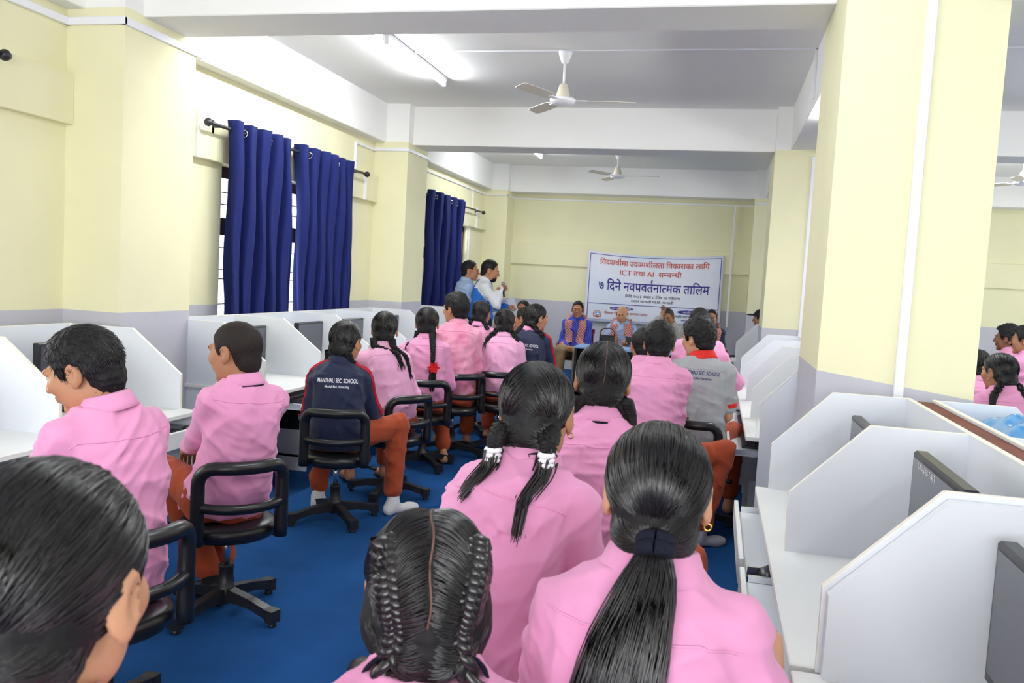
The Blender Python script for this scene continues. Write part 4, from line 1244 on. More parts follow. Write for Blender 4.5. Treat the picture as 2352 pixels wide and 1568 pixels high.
    if hair != 'none':
        cv, cq = hair_cap(hair, .0034 if D < 3.2 else (.005 if D < 7 else .0065))
        pts = [(cv, cq)]
        if strands and not hair.startswith('girl'):
            nrm = cv - np.array([0, -.01, .0]); nrm /= np.linalg.norm(nrm, axis=1)[:, None]
            sel = rng.integers(0, len(cv), strands); c0 = cv[sel]; n0 = nrm[sel]
            fl = np.stack([c0[:, 0] * 2, -.4 - 0 * c0[:, 0] + .9 * (c0[:, 1] > .04), -.9 + 0 * c0[:, 0]], -1); fl += rng.normal(size=fl.shape) * .35
            fl -= n0 * (fl * n0).sum(1)[:, None]; fl /= np.linalg.norm(fl, axis=1)[:, None] + 1e-9
            ln = rng.uniform(.010, .022, (strands, 1, 1)) * (0.45 if hair == 'crew' else 1); tt = np.linspace(0, 1, 4)[None, :, None]
            pp = c0[:, None] - n0[:, None] * .003 + ln * (fl[:, None] * tt * .9 + n0[:, None] * (tt * .35 - tt ** 2 * .2))
            pts.append(tubes_np(pp, np.broadcast_to(np.array([[.0009, .0009, .0007, .0002]]), (strands, 4)).copy(), 3))
        if not hair.startswith('girl'):
            v, q = join(pts); put('hair', [hm, M_HAIRS if hm is M_HAIR else hm], Hc + (v * hs) @ Rh.T, q, split=len(pts[0][1]))
    # --- face
    if face:
        for sg in (-1, 1):
            e = SDF(); e.add(ell((sg * .031, .0825, .007), (.0115, .0066, .0036)))
            put('eye', M_EYEW, *(lambda m_: (Hc + (m_[0] * hs) @ Rh.T, m_[1]))(e.mesh(.0022, pad=.006)))
            e = SDF(); e.add(ell((sg * .031, .0875, .007), (.0066, .0026, .0042)))
            put('iris', M_EYED, *(lambda m_: (Hc + (m_[0] * hs) @ Rh.T, m_[1]))(e.mesh(.0016, pad=.006)))
            e = SDF(); e.add(cone((sg * .014, .0945, .023), (sg * .046, .083, .024), .0042, .003))
            put('eyebrow', hm, *(lambda m_: (Hc + (m_[0] * hs) @ Rh.T, m_[1]))(e.mesh(.0022, pad=.006)))
        e = SDF(); e.add(ell((0, .0885, -.0530), (.0215, .0112, .0052))).add(ell((0, .0862, -.0635), (.018, .0112, .0056)))
        put('lips', M_LIP, *(lambda m_: (Hc + (m_[0] * hs) @ Rh.T, m_[1]))(e.mesh(.0026, pad=.006)))
    info = dict(root=root, B=B, Hc=Hc, Rh=Rh, hs=hs, N=N, P=P, T=T, f=f, r=r, f2=f2, r2=r2, bvh=bvh, ARM=ARM, put=put, rng=rng, hm=hm, sc=sc, D=D, shirt=so, yaw=yaw)
    PEOPLE[key] = info
    return info
def hl(I, p): return I['Hc'] + I['Rh'] @ (np.array(p, float) * I['hs'])
def hair_girl(I, targets, n, rad=.0011, lift=.003, K=12, part=True, cap='girl', wav=0.0):
    D = I['D']; tg = [np.array(t, float) / np.linalg.norm(t) for t in targets]
    cv, cq = hair_cap(cap, .0034 if D < 3.2 else (.005 if D < 7 else .0065))
    pts = [(cv, cq)]
    if n: pts.append(strands_cap(n, tg, I['rng'], lift, rad, K, wav=wav))
    v, q = join(pts)
    I['put']('hair', [I['hm'], M_HAIRS], I['Hc'] + (v * I['hs']) @ I['Rh'].T, q, split=len(cq))
    if part:
        a = np.linspace(math.radians(40), math.radians(205), 26)
        lp = hair_surf(np.stack([.012 * np.sin(a * 9), np.cos(a), np.sin(a)], -1), .0012)
        vv, qq = tubes_np(lp[None], np.full((1, 26), .0013), 6)
        I['put']('hair_parting', M_PART, I['Hc'] + (vv * I['hs']) @ I['Rh'].T, qq)
def back_path(I, start, side, z_end, n=8, off=.035, drift=0.0, ang0=None):
    """from a point behind the ear down onto the back of the shirt"""
    T = I['T']; out = [start]
    t1 = (z_end - I['P'][2]) / max(I['N'][2] - I['P'][2], .1)
    for k in range(n):
        w = k / (n - 1); t = .93 + (t1 - .93) * w
        ang = math.radians(270) + side * (.75 - drift * w)
        p = T.surf(t, ang, off)
        out.append(p)
    return out
def add_braid(I, path, w=.030, turns=7, tuft=.06, name='braid', m=None):
    v, q = braid(path, w, turns, I['rng'], tuft)
    return I['put'](name, m or M_HAIR, v, q)

# ------------------------------------------------------------------ people: who sits where (head position in metres, distance for level of detail)
HEADS = {'L0': (-0.592, 0.660, 1.185, 0.80),
         'P1': (-1.831, 2.167, 1.154, 2.55),
         'P2': (-1.966, 3.214, 1.124, 3.60),
         'P3': (-2.143, 4.714, 1.064, 5.10),
         'P4': (-2.186, 5.428, 1.102, 5.80),
         'P5': (-2.205, 6.352, 1.110, 6.70),
         'P6': (-2.145, 6.889, 1.212, 7.20),
         'P7': (-2.196, 7.903, 1.144, 8.20),
         'P8': (-1.808, 7.270, 1.102, 7.50),
         'P9': (-1.596, 7.633, 1.150, 7.80),
         'P10': (-1.853, 8.290, 1.103, 8.50),
         'S1': (-3.127, 10.599, 1.565, 11.00),
         'S2': (-2.823, 10.466, 1.578, 10.80),
         'D1': (-2.650, 11.706, 1.080, 12.00),
         'D2': (-1.897, 11.888, 1.110, 12.00),
         'D3': (-1.305, 12.232, 1.071, 12.20),
         'D4': (-0.658, 12.385, 1.070, 12.20),
         'D5': (-0.057, 12.632, 1.089, 12.30),
         'R1': (-0.334, 2.680, 1.195, 2.70),
         'R2': (-0.395, 1.964, 1.183, 2.02),
         'R3': (-0.073, 1.420, 1.154, 1.42),
         'R4': (-0.382, 1.161, 1.027, 1.25),
         'R5': (-0.305, 4.953, 1.174, 4.90),
         'R6': (-0.099, 5.518, 1.182, 5.40),
         'R7': (-0.474, 5.936, 1.081, 5.90),
         'R8': (-0.134, 7.572, 1.201, 7.40),
         'R9': (-0.092, 6.654, 1.189, 6.50),
         'Q1': (1.741, 5.845, 1.084, 5.30),
         'Q2': (2.680, 8.859, 1.195, 8.00),
         'Q3': (2.560, 8.008, 1.216, 7.20),
         'Q4': (1.996, 7.241, 1.030, 6.60),
         'C': (0.600, 11.968, 1.141, 11.50)}
def who(k): return dict(head=HEADS[k][:3], D=HEADS[k][3])
def seat_on(k, label, rz=None, back=0.025):
    I = PEOPLE[k]; a = math.radians(I['yaw'] if rz is None else rz)
    chair(I['P'][0] + back * math.sin(a), I['P'][1] - back * math.cos(a), a, label)
deg = math.radians
TL, TRt = (-.62, -.62, -.50), (.62, -.62, -.50)
# nearest girl, lower left
I = person('L0', 'girl at the lower left corner with sleek dark hair, seen from behind', yaw=8, hy=8, hp=.12, male=False, tone='light', hair='girl', lean=(.05, 0), **who('L0'))
hair_girl(I, [(0.0, -.85, -.52)], 2600, .0010, .003, 14, part=False)
v, q = braid([hl(I, (0, -.105, -.05)), hl(I, (.0, -.13, -.1)), I['T'].surf(.9, deg(270), .04), I['T'].surf(.6, deg(270), .04)], .04, 4, I['rng'])
I['put']('ponytail', M_HAIR, v, q)
seat_on('L0', 'black swivel chair under the girl at the lower left corner')
# boys at the left desks
I = person('P1', 'boy in pink shirt with thick short hair bending over the nearest left desk', yaw=66, tw=6, hy=104, hp=.34, hr=-.05, hs=1.06, sc=.97, male=True, tone='tan', hair='short', strands=2600, lean=(-.05, -.02), arms=('knee', 'lap'), face=True, tucked=False, bow=.05, **who('P1'))
seat_on('P1', 'black swivel chair behind the boy bending over the nearest left desk')
I = person('P2', 'boy in pink shirt with cropped hair and rolled sleeves on a black swivel chair', yaw=60, tw=-4, hy=86, hp=.10, hs=1.10, tone='brown', hair='crew', hairmat=M_STUB, strands=2600, lean=(-.05, .035), sleeve='roll', tucked=False, arms=((-2.30, 3.40, .62, .3, -.8, -.6), 'lap'), sock=M_SOCKB,
           legs=[(-.10, .40, .10, -.28), (.14, .40, -.02, -.16)], face=True, bow=.04, cord=True, sc=.94, **who('P2'))
seat_on('P2', 'black swivel chair of the cropped-haired boy, base fully in view', 48)
# girl in navy tracksuit
M_WPR = mat('white_print', 'e8e8ec', .7, .2); M_NPR = mat('navy_print', '2c3468', .7, .2)
def back_text(I, lines, m, drop=.0, t=.62, rshift=0.0):
    T = I['T']; r_, f_ = T.frame(t); o = T.center(t) + r_ * rshift; up = T.u
    for (body, size, dy, bold) in lines:
        project_text(body, size, I['root'], I['B'], I['bvh'], o + up * dy, r_, up, f_, m, 'lettering', bold=bold)
def stripes(I, which=(0, 1)):
    for k in which:
        Sj, E, Wt, sgn = I['ARM'][k]
        for j in (-1, 0, 1):
            pts = []
            N = I['N']; out = I['r2'] * sgn
            base = [N + out * .07 * I['sc'] - Z3 * .01, Sj * .5 + (N + out * .05) * .5 + Z3 * .02, Sj + out * .03 + Z3 * .03, Sj * .7 + E * .3 + out * .07, Sj * .4 + E * .6 + out * .07, E + out * .06, E * .5 + Wt * .5 + out * .06]
            kk = np.linspace(0, 1, len(base)); tt = np.linspace(0, 1, 24); Pp = np.stack([np.interp(tt, kk, np.array(base)[:, i]) for i in range(3)], -1)
            side = -I['f2'] * .016 * j
            for i, p in enumerate(Pp):
                p = p + side - I['f2'] * .01
                h = I['bvh'].find_nearest(Vector(p))
                if h[0] is not None: pts.append(np.array(h[0]) + np.array(h[1]) * .001)
            I['put']('sleeve_stripe', M_REDS, *tubes_np(np.array(pts)[None], np.full((1, len(pts)), .0065), 6))
I = person('P3', 'girl in navy tracksuit jacket with red sleeve stripes and white socks', yaw=18, hy=-6, hp=.10, hs=1.05, male=False, tone='tan', hair='girl', shirt=M_NAVY, seam=False, sc=.94, tucked=False, hem=-.06, lean=(.03, .0), sock=M_SOCKW,
           legs=[(-.12, .36, -.02, -.12), (.36, .22, .00, -.06, 0, -40)], arms=('lap', 'knee'), collar=True, **who('P3'))
hair_girl(I, [TL, TRt], 700, .0018, .003, 10)
for sd in (-1, 1): add_braid(I, [hl(I, (sd * .06, -.075, -.06)), hl(I, (sd * .075, -.05, -.11)), I['T'].surf(.92, deg(90 - sd * 55), .03), I['T'].surf(.75, deg(90 - sd * 40), .035)], .028, 5)
stripes(I)
back_text(I, [('MANTHALI SEC. SCHOOL', .034, .02, .014), ('Manthali Ma-1, Ramechhap', .0215, -.010, .01)], M_WPR, t=.68)
seat_on('P3', 'black swivel chair under the girl in the navy tracksuit with white socks', 20)
# girl with two braids reaching to the desk
I = person('P4', 'girl in pink shirt with two thick braids, reaching towards the left desk', yaw=42, tw=6, hy=16, hp=.08, hs=1.03, male=False, tone='tan', hair='girl', shirt=M_PINK2, lean=(.12, -.02), arms=((-2.75, 6.0, .72), 'lap'), belt=True, **who('P4'))
hair_girl(I, [TL, TRt], 600, .0018, .003, 10)
add_braid(I, [hl(I, (-.06, -.085, -.065)), hl(I, (-.052, -.118, -.115)), I['T'].surf(.86, deg(282), .035), I['T'].surf(.74, deg(286), .035)], .030, 5, .06)
add_braid(I, [hl(I, (.06, -.085, -.065)), hl(I, (.072, -.110, -.115)), I['T'].surf(.82, deg(306), .035), I['T'].surf(.62, deg(318), .035)], .030, 6, .06)
seat_on('P4', 'black swivel chair with open loop back under the girl with two thick braids', 62)
I = person('P5', 'girl in pink shirt whose single braid is tied with a red flower', yaw=24, hy=16, hp=.06, hs=1.05, male=False, tone='tan', hair='girl', lean=(.10, .0), belt=True, arms=('desk', 'lap'), legs=[(-.12, .38, 0, 0), (.16, .38, .02, -.30)], **who('P5'))
hair_girl(I, [TL, TRt], 500, .002, .003, 10)
add_braid(I, [hl(I, (-.062, -.07, -.07)), hl(I, (-.075, -.06, -.13)), I['T'].surf(.88, deg(200), .03), I['T'].surf(.8, deg(195), .03)], .028, 4)
bp = [hl(I, (.05, -.09, -.065)), hl(I, (.05, -.11, -.12)), I['T'].surf(.85, deg(285), .035), I['T'].surf(.66, deg(285), .035), I['T'].surf(.52, deg(284), .035)]
add_braid(I, bp, .034, 6, .05)
tail = np.array([I['T'].surf(t, deg(284), .035) for t in np.linspace(.52, .14, 8)])
mm = 120; rg = I['rng']; off = rg.normal(size=(mm, 1, 3)) * .011
pp = tail[None] + off * (np.sin(np.linspace(.5, 2.6, 8))[None, :, None]) * 1.2
I['put']('braid_end', M_HAIR, *tubes_np(pp, np.broadcast_to(np.linspace(.004, .002, 8)[None], (mm, 8)).copy(), 4))
fl = MB(); c0 = I['T'].surf(.50, deg(284), .07) - I['B']; bk = -I['f2']
for k in range(6):
    a = k * math.pi / 3; d = I['r2'] * math.cos(a) + Z3 * math.sin(a); n_ = np.cross(d, bk)
    fl.add([c0, c0 + d * .025 + n_ * .016 + bk * .010, c0 + d * .052 + bk * .004, c0 + d * .025 - n_ * .016 + bk * .010], [(0, 1, 2, 3)])
o = fl.build('red_flower', M_REDFL, I['root']); md = o.modifiers.new('t', 'SOLIDIFY'); md.thickness = .004
seat_on('P5', 'black swivel chair under the girl with the red flower', 20)
I = person('P6', 'boy in faded rose shirt turning his head left beside the carrels', yaw=14, hy=66, hp=.02, hs=1.06, tone='tan', hair='tall', shirt=M_PINK3, lean=(.12, .02), belt=True, arms=('desk', 'lap'), face=True, **who('P6'))
seat_on('P6', 'black swivel chair under the boy in the faded rose shirt', 55)
I = person('P7', 'girl in pink shirt partly hidden behind the boy in the faded rose shirt', yaw=8, hy=-8, hp=.08, hs=1.03, male=False, hair='girl', lean=(.05, 0), cord=True, **who('P7'))
hair_girl(I, [TL, TRt], 300, .0024, .003, 8); 
for sd in (-1, 1): add_braid(I, back_path(I, hl(I, (sd * .06, -.075, -.065)), sd, 1.0), .028, 4)
seat_on('P7', 'black swivel chair hidden behind the boy in the faded rose shirt')
I = person('P8', 'girl in pale pink shirt with a long side braid, sitting before the navy-jacketed girl', yaw=10, hy=16, hp=.10, hs=1.05, male=False, hair='girl', shirt=M_PINK2, lean=(.08, 0), belt=True, **who('P8'))
hair_girl(I, [TL, TRt], 400, .0022, .003, 9)
for sd in (-1, 1): add_braid(I, back_path(I, hl(I, (sd * .062, -.075, -.065)), sd * 1.5, 1.0 if sd > 0 else .93), .030, 5)
seat_on('P8', 'black swivel chair under the girl with the long side braid', 12)
I = person('P9', 'girl in navy jacket turning her head right, hands towards the front table', yaw=-2, hy=-44, hp=.06, hs=1.06, male=False, tone='tan', hair='girl', shirt=M_NAVY, seam=False, tucked=False, lean=(.08, .02), face=True, legs=[(-.12, .4, 0, 0), (.26, .36, 0, 0)], arms=('lap', 'knee'), collar_mat=M_PINK, **who('P9'))
hair_girl(I, [TL, TRt], 400, .0022, .003, 9)
for sd in (-1, 1): add_braid(I, back_path(I, hl(I, (sd * .062, -.075, -.065)), sd * 1.3, 1.0), .030, 5)
stripes(I, (1,))
back_text(I, [('MANTHALI SEC. SCHOOL', .034, .02, .014), ('Manthali Ma-1, Ramechhap', .0215, -.010, .01)], M_WPR, t=.66, rshift=.0)
seat_on('P9', 'black swivel chair under the girl in the navy jacket near the front table', 10)
I = person('P10', 'girl half hidden behind the navy-jacketed girl, facing left', yaw=5, hy=70, hp=.08, male=False, tone='tan', hair='girl', lean=(.05, 0), face=True, **who('P10'))
hair_girl(I, [TL, TRt], 200, .0026, .003, 8)
seat_on('P10', 'black swivel chair hidden behind the navy-jacketed girl')

# standing men
def W_(I, p): return tuple(p)
h = np.array(HEADS['S1'][:3])
I = person('S1', 'standing man in light blue shirt, arms folded, facing right', yaw=-60, hy=-78, hp=.02, hs=1.10, tone='tan', hair='adult', shirt=M_LBLUE, trousers=M_DKTR, stand=True, lean=(.0, 0), arms=('cross', 'cross'), face=True, sc=1.02, bow=.02, sock=M_SOCKB, hands=('relax', 'relax'), **who('S1'))
h = np.array(HEADS['S2'][:3]); fS = np.array([-math.sin(deg(-72)), math.cos(deg(-72)), 0]); rS = np.array([math.cos(deg(-72)), math.sin(deg(-72)), 0])
mic = h + fS * .165 + rS * .10 - Z3 * .155
I = person('S2', 'standing bearded man in blue jersey with white sleeves, speaking into a microphone', yaw=-72, hy=-76, hp=.22, hs=1.13, tone='tan', hair='adult', shirt=M_RAG, trousers=M_DKTR, stand=True, lean=(.02, 0), face=True, sc=1.03, bow=.02, sock=M_SOCKB, sleeve_mat=M_WHITE,
           arms=(tuple(h + fS * .26 - rS * .04 - Z3 * .44), tuple(mic - fS * .03 - Z3 * .05 + rS * .03)), collar_mat=M_WHITE, hands=('grip', ('fist', -fS + rS * .8, Z3 * .2 - rS * .8 + fS * .5)), **who('S2'))
s = SDF()
s.add(ell((0, .045, -.078), (.056, .050, .040)))
def pb(Dd, X, Y, Z): return np.maximum(np.maximum(Dd, (Z + .040 - .5 * np.maximum(0, .05 - Y))), np.maximum(-(((X / .026) ** 2 + ((Z + .058) / .012) ** 2) - 1) * .01, -Y - .0))
bvv, bqq = s.mesh(.006, pb)
I['put']('beard', M_STUB, I['Hc'] + (bvv * I['hs']) @ I['Rh'].T, bqq)
# microphone and papers in his hands
mt = thing('microphone', 'dark handheld microphone at the standing man\'s mouth', 'microphone', tuple(mic))
dm = np.array([.15, -.05, -1.0]) ; dm /= np.linalg.norm(dm)
MB().tube([dm * .0, dm * .03, dm * .17], [.017, .014, .011], 12).build('handle', M_PLAST, mt)
MB().lathe([(.004, .03), (.016, .026), (.023, .008), (.022, -.006), (.016, -.014)], n=16).build('grille_head', mat('steel_mesh', '8d8a8c', .4, .5, metal=.8, bump=(400, .6, .003)), mt)
p0 = h + fS * .27 - rS * .02 - Z3 * .47
pp_ = thing('paper_sheaf', 'white papers held low by the man with the microphone', 'papers', tuple(p0))
for k in range(3):
    a = -.25 + .1 * k
    MB().box(-.09 + .012 * k, .09 + .012 * k, -.001 + .006 * k, .001 + .006 * k, -.15, .13).build('sheet', M_WHITE, pp_)
pp_.rotation_euler = (.25, -.3, deg(-20))

# ------------------------------------------------------------------ guests at the front table
def scarf(I, lo=.18, w=.105, crossed=False):
    T = I['T']; n = 22
    for sd in (-1, 1):
        L_ = []; R_ = []
        for k in range(n):
            u = k / (n - 1)
            if u < .28:        # around the neck
                a = math.radians(270 + sd * (10 + 330 * u)); c = I['N'] + Z3 * (.005 - .02 * u)
                p = c + I['r2'] * math.cos(a) * .105 + I['f2'] * math.sin(a) * .10; wd = Z3 * .03
                wd = Z3 * .034 + I['r2'] * math.cos(a) * .03
            else:
                uu = (u - .28) / .72; t = .90 + (lo - .90) * uu
                ang = math.radians(90 - sd * (38 - 14 * uu)); o_ = T.surf(t, ang, .30); dr = T.center(t) - o_; dr /= np.linalg.norm(dr)
                h_ = I['bvh'].ray_cast(Vector(o_), Vector(dr), .6); p = (np.array(h_[0]) if h_[0] is not None else T.surf(t, ang, .03)) - dr * (.016 + .005 * math.sin(9 * uu + sd)); wd = I['r2'] * sd * w * .5
            L_.append(p - wd); R_.append(p + wd)
        G = np.array([L_, R_]); id_ = np.arange(2 * n).reshape(2, n)
        qq = np.stack([id_[0, :-1], id_[0, 1:], id_[1, 1:], id_[1, :-1]], -1)
        o = I['put']('scarf', M_SCARF, G.reshape(-1, 3), qq); md = o.modifiers.new('t', 'SOLIDIFY'); md.thickness = .006; md.offset = 1
I = person('D1', 'seated man in white shirt with a red patterned scarf, left of the front table', yaw=172, hy=168, hp=.05, tone='brown', hair='receding', shirt=M_WHITE, trousers=M_DKTR, lean=(-.02, 0), seat=.43, face=True, bow=.0, **who('D1'))
scarf(I)
I = person('D2', 'seated man in blue striped shirt with red patterned scarf and khaki trousers', yaw=178, hy=182, hp=.05, tone='tan', hair='adult', shirt=M_BSTRIPE, trousers=M_KHAKI, lean=(-.02, 0), seat=.43, face=True, bow=.0, sc=1.04, arms=('lap', 'lap'), legs=[(-.12, .42, 0, .05), (.12, .42, 0, .05)], hands=('grip', 'grip'), **who('D2'))
scarf(I)
I = person('D3', 'bald seated man in light blue shirt with red patterned scarf, holding a phone', yaw=180, hy=177, hp=.26, tone='light', hair='none', shirt=M_LBLUE, trousers=M_DKTR, lean=(-.02, 0), seat=.43, face=True, bow=.0, sc=1.04, hs=1.02, arms=('desk', 'lap'), **who('D3'))
scarf(I)
D3P = I
h = np.array(HEADS['D4'][:3])
I = person('D4', 'seated man in grey patterned shirt resting his hand against his forehead', yaw=185, hy=165, hp=.30, hr=.18, tone='brown', hair='adult', hairmat=M_HAIRG, shirt=M_PATT, trousers=M_DKTR, lean=(.04, 0), seat=.43, face=True, bow=.0, sc=1.02,
           arms=('lap', (h[0] - .09, h[1] - .05, h[2] + .0, -.6, -.4, -.8)), hands=('relax', ('relax', (.6, .8, 0), (.2, .1, 1))), **who('D4'))
I = person('D5', 'seated man in dark navy jacket and scarf, mostly hidden behind students', yaw=182, hy=182, hp=.05, tone='tan', hair='adult', shirt=M_NAVY, trousers=M_DKTR, lean=(-.02, 0), seat=.43, face=True, bow=.0, **who('D5'))
scarf(I)
for k, lab in (('D1', 'maroon plastic chair of the man in the white shirt'), ('D2', 'maroon plastic chair of the man in the blue striped shirt'), ('D3', 'maroon plastic chair of the bald man'), ('D4', 'maroon plastic chair of the man resting his forehead'), ('D5', 'maroon plastic chair of the man in the navy jacket')):
    J = PEOPLE[k]; pchair(J['P'][0], J['P'][1] + .03, math.radians(J['yaw']), lab)
# front table with blue top
M_TBL = mat('light_blue_table_cloth', '8db4e6', .5, .4); M_TBK = mat('black_table_panel', '1d1e22', .5, .4)
tb = thing('front_table', 'long dark table with a light blue top before the seated guests', 'table', (-.95, 11.0, 0))
MB().box(-.78, 1.0, -.28, .28, .655, .68, .004).build('table_top', M_TBL, tb)
MB().box(-.76, .98, .0, .02, .2, .655).build('modesty_panel', M_TBK, tb)
for x in (-.76, .96):
    MB().box(x - .015, x + .015, -.26, .26, 0, .655).build('side_panel', M_TBK, tb)
bg = thing('handbag', 'black bag with a handle standing on the front table', 'bag', (-1.36, 11.1, .68))
MB().box(-.10, .10, -.05, .05, 0, .15, .02).build('bag_body', M_BLK, bg)
MB().tube([(-.09, 0, .13), (-.10, 0, .19), (-.05, 0, .235), (.05, 0, .235), (.10, 0, .19), (.09, 0, .13)], .008, 8).build('handle', M_BLK, bg)
ph = D3P['ARM'][0][2]
tag(MB().box(ph[0] - .04, ph[0] + .04, ph[1] - .14, ph[1] - .13, ph[2] - .01, ph[2] + .06, .003).build('phone', M_PLAST), 'black phone in the bald man\'s hand', 'phone')

# ------------------------------------------------------------------ students in the right-hand rows
I = person('R1', 'girl in pink shirt with a straight centre parting and two plaits, in the middle row', yaw=2, hy=9, hp=.06, hr=.05, male=False, tone='brown', hair='girl', lean=(.03, 0), cord=True, tucked=False, sc=.96, legs=[(-.12, .38, 0, 0), (.31, .34, 0, 0, .01)], **who('R1'))
hair_girl(I, [TL, TRt], 1500, .0012, .003, 12)
for sd in (-1, 1): add_braid(I, [hl(I, (sd * .065, -.07, -.06)), hl(I, (sd * .085, -.055, -.10)), hl(I, (sd * .095, -.05, -.15)), I['T'].surf(.86, deg(270 + sd * 62), .035), I['T'].surf(.72, deg(270 + sd * 60), .035)], .040, 6)
seat_on('R1', 'black swivel chair under the girl with the straight centre parting', 0)
I = person('R2', 'girl in pink shirt with plaits in white bands, leaning in the right-hand rows', yaw=-18, tw=4, hy=-4, hp=.16, hr=-.02, male=False, tone='brown', hair='girl', lean=(.16, .02), tucked=True, belt=True, sc=.92, bow=.05, arms=('lap', 'knee'), **who('R2'))
hair_girl(I, [(-.66, -.55, -.55), (.70, -.45, -.55)], 1900, .0011, .003, 13, part=False)
cv = I['Hc']
for sd in (-1, 1):
    pth = [hl(I, (sd * .052, -.082, -.040)), hl(I, (sd * .062, -.108, -.062)), hl(I, (sd * .062, -.122, -.088))]
    add_braid(I, pth, .034, 2.2, .02, 'plait')
    c_ = hl(I, (sd * .062, -.125, -.100))
    I['put']('hair_band', M_WBAND, *join([ring_tube(c_ + Z3 * d, Z3 * 1.0, .0145, .0060) for d in (-.011, 0, .011)]))
    m_ = 90; rg = I['rng']; tt = np.linspace(0, 1, 9)
    kp = np.array([c_, c_ - Z3 * .03 - I['f'] * .01, I['T'].surf(.86, deg(270 + sd * 26), .035), I['T'].surf(.74 if sd > 0 else .82, deg(270 + sd * 30), .032)]); base = np.stack([np.interp(tt, [0, .2, .6, 1], kp[:, i]) for i in range(3)], -1)
    pp = base[None] + rg.normal(size=(m_, 1, 3)) * .009 * (1 - .3 * tt)[None, :, None]
    I['put']('plait_end', M_HAIRS, *tubes_np(pp, np.broadcast_to((.0024 * (1 - .7 * tt))[None], (m_, 9)).copy(), 4))
I['put']('earring', M_GOLD, *ring_tube(hl(I, (.086, -.005, -.045)), I['f'], .007, .0016))
seat_on('R2', 'black swivel chair under the girl with white hair bands', -15)
I = person('R3', 'girl in pink shirt with a long sleek ponytail in a dark band, front right', yaw=-2, hy=2, hp=.02, male=False, tone='light', hair='girl', lean=(.02, .05), tw=6, tucked=True, sc=.99,  arms=('lap', (.14, 1.64, .79, .3, -.6, -.8)), sleeve='roll', bow=.03, **who('R3'))
hair_girl(I, [(0.0, -.82, -.58)], 3400, .0009, .003, 15, part=False)
c_ = hl(I, (0.004, -.118, -.052)); rg = I['rng']
I['put']('hair_tie', M_TIE, *join([ring_tube(c_ + (Z3 * .4 - I['f']) * d + Z3 * (-d), np.array([0, -.55, -.85]), .020, .0125, 22, 10) for d in (-.006, .010)]))
m_ = 1500; tt = np.linspace(0, 1, 16)
T = I['T']
ctr = [c_, c_ + np.array([-.002, -.03, -.035]), c_ + np.array([-.012, -.045, -.08])] + [T.surf(t, deg(262), .045) for t in (.80, .66, .52, .38, .25, .12)]
ctr = np.array(ctr); kk = np.linspace(0, 1, len(ctr)); C = np.stack([np.interp(tt, kk, ctr[:, i]) for i in range(3)], -1)
for _ in range(3): C[1:-1] = (C[:-2] + 2 * C[1:-1] + C[2:]) / 4
wd = np.interp(tt, [0, .1, .35, .7, 1], [.014, .034, .060, .076, .062]); dp = np.interp(tt, [0, .1, .4, 1], [.012, .022, .022, .014])
an = rg.uniform(0, 2 * np.pi, (m_, 1)); rr_ = np.sqrt(rg.uniform(.2, 1, (m_, 1)))
wv = .004 * np.sin(tt[None] * rg.uniform(5, 12, (m_, 1)) + rg.uniform(0, 6, (m_, 1)))
pp = C[None] + I['r'][None, None] * ((rr_ * np.cos(an)) * wd[None] + wv)[..., None] - I['f'][None, None] * ((rr_ * np.sin(an)) * dp[None])[..., None]
pp[..., 2] += rg.normal(size=(m_, 1)) * .02 * tt[None]
I['put']('ponytail', M_HAIRS, *tubes_np(pp, np.broadcast_to((.0016 * (1 - .6 * tt ** 3))[None], (m_, 16)).copy(), 3))
I['put']('earring', M_GOLD, *ring_tube(hl(I, (.085, -.004, -.045)), I['f'], .006, .0016))
seat_on('R3', 'black swivel chair under the girl with the long ponytail', 5)
